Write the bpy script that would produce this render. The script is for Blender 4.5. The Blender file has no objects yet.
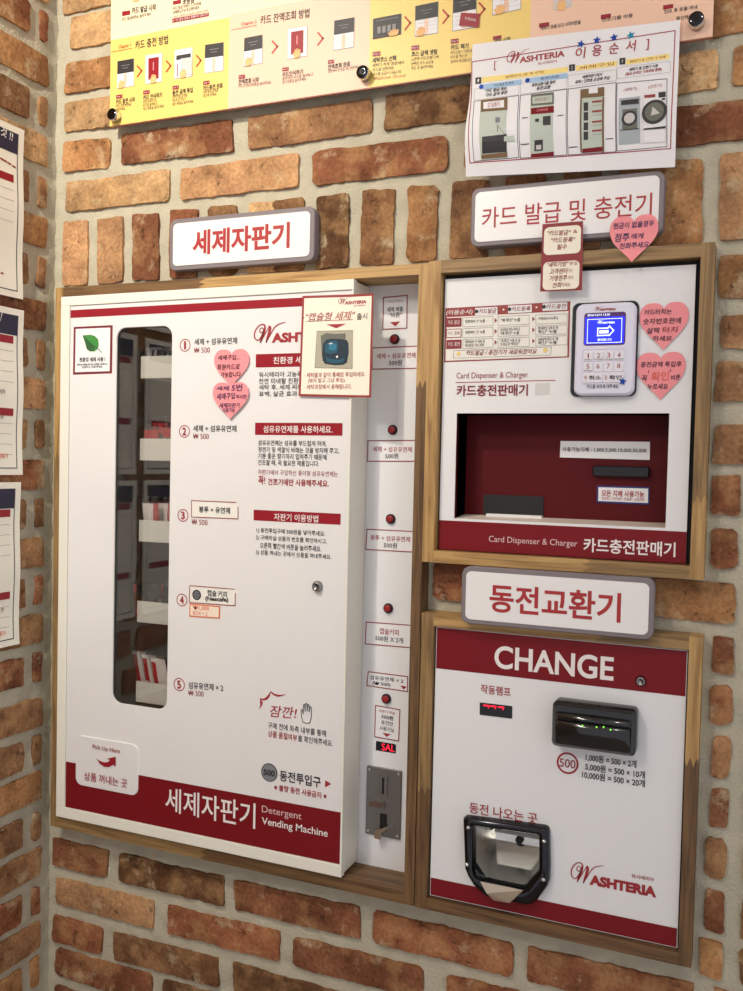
import bpy, math, random
from mathutils import Vector, Matrix, noise

random.seed(7)
COL = bpy.context.scene.collection
# ------------------------------------------------------------------ camera (solved from the frames' edges)
CAM = Vector((0.0, -1.35, 1.5))
YAW, PITCH, ROLL, FPX = math.radians(22.81), math.radians(-2.083), math.radians(1.2855), 917.24
_f = Vector((-math.sin(YAW)*math.cos(PITCH), math.cos(YAW)*math.cos(PITCH), math.sin(PITCH)))
_r0 = Vector((math.cos(YAW), math.sin(YAW), 0)); _u0 = _r0.cross(_f)
_c, _s = math.cos(ROLL), math.sin(ROLL)
RGT = _r0*_c + _u0*_s
UP = -_r0*_s + _u0*_c
FWD = _f
cd = bpy.data.cameras.new('camera'); cam = bpy.data.objects.new('camera', cd); COL.objects.link(cam)
cam.matrix_world = Matrix(((RGT.x, UP.x, -FWD.x, CAM.x), (RGT.y, UP.y, -FWD.y, CAM.y), (RGT.z, UP.z, -FWD.z, CAM.z), (0, 0, 0, 1)))
cd.sensor_fit = 'VERTICAL'; cd.sensor_height = 36; cd.sensor_width = 27; cd.lens = FPX/991*36; cd.clip_start = .01
bpy.context.scene.camera = cam

def ray(px, py):
    return RGT*((px-371.5)/FPX) - UP*((py-495.5)/FPX) + FWD

XL = -1.215          # mortar face of the left wall
class Surf:
    """A plane (or gently curved sheet) in front of the brick wall: s = world x, t = world z, depth d towards the room."""
    def __init__(self, d): self.f = d if callable(d) else (lambda s, t: d); self.curved = callable(d)
    def at(self, px, py):
        v = ray(px, py); d = .03
        for _ in range(6):
            k = (1.35-d)/v.y; s, t = CAM.x+v.x*k, CAM.z+v.z*k
            d = self.f(s, t)
        return s, t
    def map(self, s, t, h): return (s, -(self.f(s, t)+h), t)
class LSurf:
    """The same on the left wall: s = world y, t = world z."""
    def __init__(self, d): self.f = d if callable(d) else (lambda s, t: d); self.curved = callable(d)
    def at(self, px, py):
        v = ray(px, py); d = .01
        for _ in range(4):
            k = (XL+d)/v.x; s, t = CAM.y+v.y*k, CAM.z+v.z*k
            d = self.f(s, t)
        return s, t
    def map(self, s, t, h): return (XL+self.f(s, t)+h, s, t)

# ------------------------------------------------------------------ materials
def lin(c):
    c /= 255
    return c/12.92 if c <= .04045 else ((c+.055)/1.055)**2.4
def rgb(r, g, b): return (lin(r), lin(g), lin(b), 1)
MATS = {}
def mat(name, col, rough=.5, metal=0, spec=.5, emit=0, bump=0, bscale=200, mottle=0, mscale=30, coat=0):
    if name in MATS: return MATS[name]
    m = bpy.data.materials.new(name); m.use_nodes = True; n = m.node_tree.nodes; l = m.node_tree.links
    b = n['Principled BSDF']; b.inputs['Base Color'].default_value = col; b.inputs['Roughness'].default_value = rough
    b.inputs['Metallic'].default_value = metal; b.inputs['Specular IOR Level'].default_value = spec; b.inputs['Coat Weight'].default_value = coat
    if emit: b.inputs['Emission Color'].default_value = col; b.inputs['Emission Strength'].default_value = emit
    if bump or mottle:
        tc = n.new('ShaderNodeTexCoord')
    if bump:
        t = n.new('ShaderNodeTexNoise'); t.inputs['Scale'].default_value = bscale; t.inputs['Detail'].default_value = 5
        l.new(tc.outputs['Object'], t.inputs['Vector'])
        bp = n.new('ShaderNodeBump'); bp.inputs['Strength'].default_value = bump; bp.inputs['Distance'].default_value = .002
        l.new(t.outputs['Fac'], bp.inputs['Height']); l.new(bp.outputs['Normal'], b.inputs['Normal'])
    if mottle:
        t = n.new('ShaderNodeTexNoise'); t.inputs['Scale'].default_value = mscale; t.inputs['Detail'].default_value = 4
        l.new(tc.outputs['Object'], t.inputs['Vector'])
        mx = n.new('ShaderNodeMix'); mx.data_type = 'RGBA'
        mx.inputs['A'].default_value = col; mx.inputs['B'].default_value = tuple(x*(1-mottle) for x in col[:3])+(1,)
        l.new(t.outputs['Fac'], mx.inputs['Factor']); l.new(mx.outputs['Result'], b.inputs['Base Color'])
    MATS[name] = m; return m

WHITE = mat('white_acrylic', rgb(236, 233, 233), .28, mottle=.06, mscale=9)
CREAM = mat('cream_powder_coat', rgb(238, 234, 222), .38)
STEELWHITE = mat('white_painted_steel', rgb(234, 233, 234), .35)
RED = mat('crimson_print', rgb(150, 28, 42), .4, spec=.3)
DRED = mat('deep_crimson_print', rgb(122, 20, 29), .4, spec=.25)
INK = mat('black_print', rgb(42, 38, 42), .5)
RINK = mat('red_print', rgb(160, 38, 45), .5)
BROWNRED = mat('brick_red_print', rgb(150, 52, 52), .5)
SIGNRED = mat('sign_red_print', rgb(172, 44, 48), .5)
WINK = mat('white_print', rgb(240, 232, 230), .5)
GREYSIGN = mat('grey_sign_board', rgb(128, 118, 122), .5)
SIGNWHITE = mat('white_sign_face', rgb(240, 237, 236), .3)
PAPER = mat('paper', rgb(240, 236, 228), .8, mottle=.04, mscale=25)
PAPERW = mat('white_paper', rgb(238, 236, 238), .75)
PINK = mat('pink_note_paper', rgb(244, 150, 156), .8)
HANDINK = mat('blue_pen_ink', rgb(52, 36, 92), .6)
HANDINKD = mat('dark_pen_ink', rgb(72, 40, 60), .6)
ORANGEINK = mat('orange_pen_ink', rgb(225, 105, 90), .6)
BLACK = mat('black_plastic', rgb(20, 20, 24), .25)
GAPBLACK = mat('dark_steel', rgb(22, 19, 22), .6)
GLOSSBLACK = mat('gloss_black_plastic', rgb(14, 15, 19), .12, coat=.5)
CHROME = mat('chrome', (.72, .72, .7, 1), .12, metal=1)
DARKREFL = mat('dark_reflection_chrome', (.045, .045, .05, 1), .08, metal=1)  # chrome with the dark room it mirrors put into its colour
STEEL = mat('brushed_steel', (.27, .255, .24, 1), .34, metal=1, bump=.1, bscale=400)
REDBTN = mat('red_button', rgb(150, 30, 32), .25)
RECESS = mat('dark_red_paint', rgb(86, 9, 15), .55, spec=.2)
LEDRED = mat('red_led', rgb(255, 30, 60), .4, emit=1.1)
LEDGREEN = mat('green_led', rgb(120, 230, 60), .4, emit=1.6)
LCD = mat('blue_screen', rgb(25, 35, 245), .3, emit=1.2)
LCDWHITE = mat('white_screen_pixels', rgb(220, 230, 255), .3, emit=1.0)
LCDEDGE = mat('purple_screen_edge', rgb(70, 30, 90), .3, emit=.3)
READERW = mat('white_reader_plastic', rgb(226, 224, 240), .3)
KEYW = mat('white_key', rgb(232, 228, 236), .4)
GREYLINE = mat('grey_print', rgb(150, 146, 146), .6)
LGREY = mat('light_grey_print', rgb(205, 200, 198), .6)
YELLOW = mat('yellow_print', rgb(238, 206, 116), .45)
LPINK = mat('pale_pink_print', rgb(240, 198, 172), .45)
LCREAM = mat('pale_cream_print', rgb(242, 222, 190), .45)
NAVY = mat('navy_print', rgb(35, 32, 60), .6)
BLUEHDR = mat('pale_blue_print', rgb(165, 195, 225), .7)
YELHDR = mat('pale_yellow_print', rgb(250, 226, 140), .7)
STAR = mat('blue_glitter_sticker', rgb(30, 70, 170), .2, metal=.4)
STARC = mat('cyan_glitter_sticker', rgb(40, 150, 190), .2, metal=.4)
SKIN = mat('printed_skin_tone', rgb(240, 186, 124), .6)
LEAF = mat('leaf_green_print', rgb(62, 140, 62), .6)
LEAFD = mat('dark_leaf_green_print', rgb(45, 95, 50), .6)
TEAL = mat('teal_print', rgb(22, 82, 105), .5)
TEALD = mat('dark_teal_print', rgb(14, 42, 58), .5)
TEALL = mat('bright_teal_print', rgb(40, 118, 150), .5)
PHOTOBG = mat('grey_photo_print', rgb(176, 170, 152), .6)
PHOTOSH = mat('shadowed_photo_print', rgb(105, 106, 96), .6)
PHOTOBR = mat('brown_photo_print', rgb(120, 92, 62), .6)
PHOTOGR = mat('pale_green_photo_print', rgb(190, 200, 188), .6)
ORANGEBOX = mat('orange_sticker_edge', rgb(226, 120, 80), .6)
COINGREY = mat('grey_coin_print', rgb(125, 128, 134), .6)
BLUEEDGE = mat('blue_sticker_edge', rgb(35, 42, 110), .5)
ARROW = mat('orange_red_arrow_print', rgb(190, 60, 40), .5)
EDGE = mat('board_edge', rgb(170, 105, 85), .4)
INSIDE = mat('dark_grey_interior', rgb(150, 146, 142), .6)
TRAY = mat('ivory_tray_plastic', rgb(238, 234, 222), .5)
PKW = mat('white_packet_film', rgb(232, 222, 215), .35)
PKR = mat('red_packet_film', rgb(185, 30, 40), .35)
PKG = mat('green_packet_film', rgb(45, 95, 75), .35)
PKD = mat('black_packet_film', rgb(25, 22, 25), .15)
GHOST = mat('tape_residue', rgb(214, 211, 208), .2)

def glassy(name, tint, gloss, ior):
    m = bpy.data.materials.new(name); m.use_nodes = True; n = m.node_tree.nodes; l = m.node_tree.links
    n.remove(n['Principled BSDF'])
    tr = n.new('ShaderNodeBsdfTransparent'); tr.inputs['Color'].default_value = tint
    gl = n.new('ShaderNodeBsdfGlossy'); gl.inputs['Roughness'].default_value = gloss
    lw = n.new('ShaderNodeLayerWeight'); fr = n.new('ShaderNodeMapRange'); l.new(lw.outputs['Facing'], fr.inputs['Value'])
    fr.inputs['To Min'].default_value = ior; fr.inputs['To Max'].default_value = min(1, ior*5)
    mx = n.new('ShaderNodeMixShader'); l.new(fr.outputs[0], mx.inputs[0]); l.new(tr.outputs[0], mx.inputs[1]); l.new(gl.outputs[0], mx.inputs[2])
    l.new(mx.outputs[0], n['Material Output'].inputs['Surface']); MATS[name] = m; return m
GLASS = glassy('window_glass', (.92, .92, .92, 1), .02, .062)
FILM = glassy('clear_film', (.82, .82, .82, 1), .2, .10)

def wood(name, base, dark, vertical):
    m = bpy.data.materials.new(name); m.use_nodes = True; n = m.node_tree.nodes; l = m.node_tree.links; b = n['Principled BSDF']
    tc = n.new('ShaderNodeTexCoord'); mp = n.new('ShaderNodeMapping'); l.new(tc.outputs['Object'], mp.inputs['Vector'])
    mp.inputs['Scale'].default_value = (60, 60, 3) if vertical else (3, 60, 60)
    t = n.new('ShaderNodeTexNoise'); t.inputs['Scale'].default_value = 2.2; t.inputs['Detail'].default_value = 6; t.inputs['Distortion'].default_value = .8
    l.new(mp.outputs[0], t.inputs['Vector'])
    t2 = n.new('ShaderNodeTexNoise'); t2.inputs['Scale'].default_value = 9; t2.inputs['Detail'].default_value = 2
    l.new(tc.outputs['Object'], t2.inputs['Vector'])
    cr = n.new('ShaderNodeValToRGB'); cr.color_ramp.elements[0].position = .33; cr.color_ramp.elements[0].color = dark
    cr.color_ramp.elements[1].position = .58; cr.color_ramp.elements[1].color = base
    l.new(t.outputs['Fac'], cr.inputs[0])
    mx = n.new('ShaderNodeMix'); mx.data_type = 'RGBA'; mx.blend_type = 'MULTIPLY'; mx.inputs['Factor'].default_value = .5
    l.new(cr.outputs[0], mx.inputs['A']); l.new(t2.outputs['Color'], mx.inputs['B'])
    hs = n.new('ShaderNodeRGBCurve'); l.new(cr.outputs[0], hs.inputs['Color'])
    l.new(hs.outputs[0], b.inputs['Base Color'])
    b.inputs['Roughness'].default_value = .5
    bp = n.new('ShaderNodeBump'); bp.inputs['Strength'].default_value = .25; bp.inputs['Distance'].default_value = .001
    l.new(t.outputs['Fac'], bp.inputs['Height']); l.new(bp.outputs[0], b.inputs['Normal'])
    MATS[name] = m; return m
LW = (rgb(190, 152, 96), rgb(142, 104, 58)); DW = (rgb(120, 88, 54), rgb(76, 53, 31)); MW = (rgb(156, 124, 80), rgb(110, 84, 50))
WLH, WLV = wood('light_wood_horizontal', *LW, False), wood('light_wood_vertical', *LW, True)
WDH, WDV = wood('dark_wood_horizontal', *DW, False), wood('dark_wood_vertical', *DW, True)
WMH, WMV = wood('mid_wood_horizontal', *MW, False), wood('mid_wood_vertical', *MW, True)

def brick_mat():
    m = bpy.data.materials.new('old_brick'); m.use_nodes = True; n = m.node_tree.nodes; l = m.node_tree.links; b = n['Principled BSDF']
    tc = n.new('ShaderNodeTexCoord'); at = n.new('ShaderNodeAttribute'); at.attribute_name = 'tint'
    def nz(scale, det=5, rough=.6):
        t = n.new('ShaderNodeTexNoise'); t.inputs['Scale'].default_value = scale; t.inputs['Detail'].default_value = det; t.inputs['Roughness'].default_value = rough
        l.new(tc.outputs['Object'], t.inputs['Vector']); return t
    def ramp(src, p0, c0, p1, c1):
        r = n.new('ShaderNodeValToRGB'); r.color_ramp.elements[0].position = p0; r.color_ramp.elements[0].color = c0
        r.color_ramp.elements[1].position = p1; r.color_ramp.elements[1].color = c1; l.new(src.outputs['Fac'], r.inputs[0]); return r
    def mix(kind, fac, A, B):
        x = n.new('ShaderNodeMix'); x.data_type = 'RGBA'; x.blend_type = kind
        if isinstance(fac, float): x.inputs['Factor'].default_value = fac
        else: l.new(fac.outputs[0], x.inputs['Factor'])
        for k, v in (('A', A), ('B', B)):
            if isinstance(v, tuple): x.inputs[k].default_value = v
            else: l.new(v, x.inputs[k])
        return x.outputs['Result']
    big, mid, fine = nz(14), nz(45, 6, .7), nz(160, 4)
    v = ramp(big, .33, (.62, .57, .54, 1), .66, (1.28, 1.28, 1.25, 1))
    c = mix('MULTIPLY', 1.0, at.outputs['Color'], v.outputs[0])
    pm = ramp(nz(19, 3, .55), .47, (0, 0, 0, 1), .62, (.55, .55, .55, 1))   # paler fired patches
    pale = mix('MIX', .55, c, rgb(214, 168, 116)); c = mix('MIX', pm, c, pale)
    pd = ramp(nz(23, 4, .6), .34, (.55, .55, .55, 1), .46, (0, 0, 0, 1)); c = mix('MIX', pd, c, mix('MULTIPLY', 1.0, c, (.62, .56, .54, 1)))
    v2 = ramp(fine, .3, (.7, .68, .66, 1), .65, (1.1, 1.1, 1.1, 1))
    c = mix('MULTIPLY', 1.0, c, v2.outputs[0])
    sm = ramp(nz(22, 8, .72), .56, (0, 0, 0, 1), .70, (.7, .7, .7, 1))       # lime smears
    c = mix('MIX', sm, c, rgb(205, 186, 150))
    dk = ramp(nz(38, 7, .78), .35, (.85, .85, .85, 1), .41, (0, 0, 0, 1))  # pits and soot
    c = mix('MIX', dk, c, rgb(70, 46, 32))
    l.new(c, b.inputs['Base Color']); b.inputs['Roughness'].default_value = .9; b.inputs['Specular IOR Level'].default_value = .2
    b1 = n.new('ShaderNodeBump'); b1.inputs['Strength'].default_value = .8; b1.inputs['Distance'].default_value = .004; l.new(mid.outputs['Fac'], b1.inputs['Height'])
    b2 = n.new('ShaderNodeBump'); b2.inputs['Strength'].default_value = .7; b2.inputs['Distance'].default_value = .0015
    l.new(fine.outputs['Fac'], b2.inputs['Height']); l.new(b1.outputs[0], b2.inputs['Normal']); l.new(b2.outputs[0], b.inputs['Normal'])
    MATS['old_brick'] = m; return m
BRICK = brick_mat()
MORTAR = mat('lime_mortar', rgb(204, 196, 174), .95, spec=.15, bump=1.0, bscale=260, mottle=.30, mscale=34)

# ------------------------------------------------------------------ lettering
_glyph = {}
def glyphs(s, bold, res):
    k = (s, bold, res)
    if k not in _glyph:
        c = bpy.data.curves.new('t', 'FONT'); c.body = s; c.size = 1; c.offset = bold; c.resolution_u = res
        o = bpy.data.objects.new('t', c); COL.objects.link(o); bpy.context.view_layer.update()
        m = o.to_mesh()
        _glyph[k] = ([(v.co.x, v.co.y) for v in m.vertices], [tuple(p.vertices) for p in m.polygons])
        o.to_mesh_clear(); bpy.data.objects.remove(o); bpy.data.curves.remove(c)
    return _glyph[k]

LAY = .00035
class MB:
    """Collects faces with materials and links them as ONE mesh object."""
    def __init__(self): self.v = []; self.f = []; self.m = []; self.mats = []; self.sm = []
    def mi(self, m):
        if m not in self.mats: self.mats.append(m)
        return self.mats.index(m)
    def add(self, vs, fs, m, smooth=False):
        b = len(self.v); self.v += [tuple(x) for x in vs]; i = self.mi(m)
        for f in fs: self.f.append([b+j for j in f]); self.m.append(i); self.sm.append(smooth)
    # -- flat work on a surface, all given in (s,t)
    def poly(self, S, pts, m, lay=1): self.add([S.map(s, t, lay*LAY) for s, t in pts], [list(range(len(pts)))], m)
    def gridq(self, S, q, m, lay=1, nx=1, ny=1):
        if S.curved:
            nx = max(nx, int((Vector(q[1])-Vector(q[0])).length/.012)); ny = max(ny, int((Vector(q[3])-Vector(q[0])).length/.006))
        vs = []
        for j in range(ny+1):
            for i in range(nx+1):
                u, w = i/nx, j/ny
                a = [q[0][k]*(1-u)*(1-w)+q[1][k]*u*(1-w)+q[2][k]*u*w+q[3][k]*(1-u)*w for k in (0, 1)]
                vs.append(S.map(a[0], a[1], lay*LAY))
        fs = [[j*(nx+1)+i, (j+1)*(nx+1)+i, (j+1)*(nx+1)+i+1, j*(nx+1)+i+1] for j in range(ny) for i in range(nx)]
        self.add(vs, fs, m)
    def rect(self, S, a, b, m, lay=1, nx=1, ny=1):              # axis-aligned, photo corners top-left / bottom-right
        (s0, t1), (s1, t0) = S.at(*a), S.at(*b); self.gridq(S, [(s0, t1), (s1, t1), (s1, t0), (s0, t0)], m, lay, nx, ny)
    def quad(self, S, pp, m, lay=1, nx=1, ny=1): self.gridq(S, [S.at(*p) for p in pp], m, lay, nx, ny)   # TL TR BR BL
    def line(self, S, pp, w, m, lay=1, closed=False):            # pp in photo px, w in metres
        self.lst(S, [S.at(*p) for p in pp], w, m, lay, closed)
    def lst(self, S, P, w, m, lay=1, closed=False):
        n = len(P); rng = range(n if closed else n-1)
        for i in rng:
            a, b = Vector(P[i]), Vector(P[(i+1) % n]); d = (b-a)
            if d.length < 1e-7: continue
            d.normalize(); e = Vector((-d.y, d.x))*w/2; a2, b2 = a-d*w/2, b+d*w/2
            k = max(1, int((b2-a2).length/.03)); self.gridq(S, [a2+e, b2+e, b2-e, a2-e], m, lay, k, 1)
    def ribbon(self, S, P, W, m, lay=1):                         # stroke of changing width, (s,t)
        P = [Vector(p) for p in P]; L = []; R = []
        for i, p in enumerate(P):
            d = (P[min(i+1, len(P)-1)]-P[max(i-1, 0)]); d = d.normalized() if d.length else Vector((1, 0)); e = Vector((-d.y, d.x))*W[i]/2
            L.append(p+e); R.append(p-e)
        n = len(P); self.add([S.map(q.x, q.y, lay*LAY) for q in L+R], [[i, n+i, n+i+1, i+1] for i in range(n-1)], m)
    def disc(self, S, c, r, m, lay=1, n=20, r0=0):
        s, t = c; P = [(math.cos(k*2*math.pi/n), math.sin(k*2*math.pi/n)) for k in range(n)]
        if not r0: self.poly(S, [(s+r*x, t+r*y) for x, y in P], m, lay)
        else: self.add([S.map(s+q*x, t+q*y, lay*LAY) for q in (r, r0) for x, y in P], [[i, (i+1) % n, n+(i+1) % n, n+i] for i in range(n)], m)
    def text(self, S, s, L, R, h, m, lay=2, bold=0, slant=0, rot=True, res=3):   # fitted between photo points L and R, h px high
        p, q = Vector(S.at(*L)), Vector(S.at(*R)); c = ((L[0]+R[0])/2, (L[1]+R[1])/2)
        H = (Vector(S.at(c[0], c[1]-h/2))-Vector(S.at(c[0], c[1]+h/2))).length
        self.tst(S, s, p, q, H, m, lay, bold, slant, rot, res)
    def tst(self, S, s, p, q, H, m, lay=2, bold=0, slant=0, rot=True, res=3):
        p, q = Vector(p), Vector(q); d = q-p; a = math.atan2(d.y, d.x)
        if abs(a) < .03 or not rot: a = 0
        c = (p+q)/2; W = d.length
        vs, fs = glyphs(s, bold, res)
        x0, x1 = min(v[0] for v in vs), max(v[0] for v in vs); y0, y1 = min(v[1] for v in vs), max(v[1] for v in vs)
        ca, sa = math.cos(a), math.sin(a); out = []
        for x, y in vs:
            Y = ((y-y0)/(y1-y0)-.5)*H; X = ((x-x0)/(x1-x0)-.5)*W + slant*Y
            out.append(S.map(c.x+X*ca-Y*sa, c.y+X*sa+Y*ca, lay*LAY))
        self.add(out, fs, m)
    # -- solids
    def box(self, x0, x1, d0, d1, z0, z1, m, bevel=0):           # d1 is the front
        y0, y1 = -d1, -d0
        self.add([(x0, y0, z0), (x1, y0, z0), (x1, y1, z0), (x0, y1, z0), (x0, y0, z1), (x1, y0, z1), (x1, y1, z1), (x0, y1, z1)],
                 [[0, 1, 5, 4], [1, 2, 6, 5], [2, 3, 7, 6], [3, 0, 4, 7], [4, 5, 6, 7], [3, 2, 1, 0]], m)
    def prism(self, pts, d0, d1, m, mside=None, bev=0, S=None, back=True):   # outline (x,z) counter-clockwise from the front
        n = len(pts); cx = sum(p[0] for p in pts)/n; cz = sum(p[1] for p in pts)/n
        rings = [(pts, d0), (pts, d1-bev)]
        if bev:
            for k in (.3, 1.0):
                r = []
                for i, p in enumerate(pts):
                    a, b = Vector(pts[i-1]), Vector(pts[(i+1) % n]); t = b-a; t.normalize(); e = Vector((-t.y, t.x))
                    r.append((p[0]+e.x*bev*k, p[1]+e.y*bev*k))
                rings.append((r, d1-bev*(1-k) if k < 1 else d1))
        vs = [(x, -d, z) for r, d in rings for x, z in r]; K = len(rings)
        fs = [[k*n+i, k*n+(i+1) % n, (k+1)*n+(i+1) % n, (k+1)*n+i] for k in range(K-1) for i in range(n)]
        self.add(vs, fs, mside or m, bev > 0)
        self.add([vs[(K-1)*n+i] for i in range(n)], [list(range(n))], m)
        if back: self.add([vs[i] for i in range(n)], [list(range(n))[::-1]], mside or m)
    def ringplate(self, outer, inner, d0, d1, m, mside=None, inner_back=True):   # plate with a hole; loops of equal length
        n = len(outer)
        def q(A, da, B, db, mm, flip=False):
            vs = [(x, -da, z) for x, z in A]+[(x, -db, z) for x, z in B]
            fs = []
            for i in range(n):
                j = (i+1) % n; f = [i, j, n+j, n+i]
                pp = []
                for k in f:
                    if not any((Vector(vs[k])-Vector(vs[w])).length < 1e-7 for w in pp): pp.append(k)
                if len(pp) > 2: fs.append(pp[::-1] if flip else pp)
            self.add(vs, fs, mm)
        q(outer, d1, inner, d1, m); q(outer, d0, outer, d1, mside or m); q(inner, d1, inner, d0, mside or m); q(outer, d0, inner, d0, mside or m, True)
    def lathe(self, c, prof, m, n=20, axis='y', smooth=True):    # prof: (radius, depth) rings around the depth axis at (x,z)
        vs = []; K = len(prof)
        for r, d in prof:
            for k in range(n):
                a = k*2*math.pi/n; vs.append((c[0]+r*math.cos(a), -d, c[1]+r*math.sin(a)))
        fs = [[k*n+i, k*n+(i+1) % n, (k+1)*n+(i+1) % n, (k+1)*n+i] for k in range(K-1) for i in range(n)]
        fs.append([(K-1)*n+i for i in range(n)])
        self.add(vs, fs, m, smooth)
    def build(self, name, parent=None, label=None, cat=None, group=None, kind=None, base=None, bevel=0):
        me = bpy.data.meshes.new(name); o = bpy.data.objects.new(name, me); COL.objects.link(o)
        b = Vector(base) if base else Vector((0, 0, 0))
        if parent is not None:
            o.parent = parent; b = Vector(parent['_b'])
            if parent.type == 'EMPTY' or parent.parent is None: pass
        elif base is None and kind is None:
            n = len(self.v); b = Vector((sum(v[0] for v in self.v)/n, max(v[1] for v in self.v), min(v[2] for v in self.v)))
        me.from_pydata([Vector(v)-b for v in self.v], [], self.f)
        for m in self.mats: me.materials.append(m)
        me.polygons.foreach_set('material_index', self.m); me.polygons.foreach_set('use_smooth', self.sm); me.update()
        o['_b'] = b
        if parent is None: o.location = b
        if label: o['label'] = label
        if cat: o['category'] = cat
        if group: o['group'] = group
        if kind: o['kind'] = kind
        if bevel:
            w = o.modifiers.new('bevel', 'BEVEL'); w.width = bevel; w.segments = 2; w.limit_method = 'ANGLE'; w.angle_limit = math.radians(50)
        return o
def thing(name, label, cat, loc, group=None):
    o = bpy.data.objects.new(name, None); COL.objects.link(o); o.location = loc; o.empty_display_size = .05
    o['label'] = label; o['category'] = cat; o['_b'] = Vector(loc)
    if group: o['group'] = group
    return o
def rrect(x0, x1, z0, z1, r, n=6):                               # counter-clockwise seen from the room, 4*(n+1) points
    P = []
    for cx, cz, a0 in ((x1-r, z1-r, 0), (x0+r, z1-r, 90), (x0+r, z0+r, 180), (x1-r, z0+r, 270)):
        for k in range(n+1):
            a = math.radians(a0+90*k/n); P.append((cx+r*math.cos(a), cz+r*math.sin(a)))
    return P
def crect(x0, x1, z0, z1, n=6):                                  # the matching square corners
    return [c for c in ((x1, z1), (x0, z1), (x0, z0), (x1, z0)) for _ in range(n+1)]

# the house logo: a looping capital W with small capitals behind it; p = left end, q = right end of the word, k = width
def logo(mb, S, p, q, m, lay=2, tag=None, tagpos=None, bold=.035, squash=1.0):
    p, q = Vector(p), Vector(q); u = q-p; k = u.length; u.normalize(); w = Vector((-u.y, u.x))
    def X(x, y): return p+u*(x*k)+w*(y*k*squash)
    # unit: W drawn on a 260 x 160 sheet that covers 0..0.39
    def tr(P, W):
        c = []; ww = []
        for i in range(len(P)-1):                                # Catmull-Rom through the points
            a, b, cc, d = P[max(i-1, 0)], P[i], P[i+1], P[min(i+2, len(P)-1)]
            for s in range(4):
                t = s/4
                c.append(tuple(.5*((2*b[j])+(-a[j]+cc[j])*t+(2*a[j]-5*b[j]+4*cc[j]-d[j])*t*t+(-a[j]+3*b[j]-3*cc[j]+d[j])*t**3) for j in (0, 1)))
                ww.append(W[i]*(1-t)+W[i+1]*t)
        c.append(P[-1]); ww.append(W[-1])
        mb.ribbon(S, [X((x-70)*.0015, (172-y)*.0015) for x, y in c], [v*.0019*k for v in ww], m, lay)
    tr([(142, 92), (130, 100), (118, 90), (122, 72), (138, 66), (150, 82), (142, 112), (115, 150), (92, 152), (74, 128), (80, 88), (108, 52), (140, 40), (160, 52), (156, 90), (140, 130), (124, 174)],
       [5, 6, 6, 5, 5, 6, 7, 7, 7, 8, 8, 7, 7, 10, 15, 15, 7])
    tr([(124, 174), (152, 128), (180, 84), (196, 58)], [5, 5, 5, 6])
    tr([(194, 52), (204, 66), (198, 100), (184, 140), (172, 174)], [6, 16, 17, 14, 6])
    tr([(172, 174), (200, 128), (236, 72), (270, 46), (330, 30)], [5, 5, 6, 6, 3])
    mb.tst(S, 'ASHTERIA', X(.225, .046), X(1, .046), .106*k*squash, m, lay, bold+.015)
    if tag: mb.tst(S, tag, X(tagpos[0], tagpos[1]), X(tagpos[2], tagpos[1]), .05*k, m, lay, .01)

def S_(px, S): return S.at(*px)
def fill_heart(mb, S, px, w, h, ang, m, lay=0, back=True):
    """Heart-shaped note: px = photo position of its middle, w/h in metres."""
    c = Vector(S.at(*px)); pts = []
    for k in range(48):
        t = k*2*math.pi/48; x = 16*math.copysign(abs(math.sin(t))**2.25, math.sin(t)); y = 13*math.cos(t)-5*math.cos(2*t)-2*math.cos(3*t)-math.cos(4*t)
        if math.cos(t) > 0: y += 3.4*math.exp(-(x/5.5)**2)
        x, y = x/32*w, (y+2.5)/29*h
        pts.append((c.x+x*math.cos(ang)-y*math.sin(ang), c.y+x*math.sin(ang)+y*math.cos(ang)))
    pts = pts[::-1]; K = 14; vs = []
    for j in range(1, K+1):
        for s, t in pts: vs.append(S.map(c.x+(s-c.x)*j/K, c.y+(t-c.y)*j/K, lay*LAY))
    n = len(pts); fs = [[j*n+i, j*n+(i+1) % n, (j+1)*n+(i+1) % n, (j+1)*n+i] for j in range(K-1) for i in range(n)]
    vs.append(S.map(c.x, c.y, lay*LAY)); fs += [[K*n, i, (i+1) % n][::-1] for i in range(n)]
    fs = [f[::-1] for f in fs]
    mb.add(vs, fs, m, True)

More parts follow.
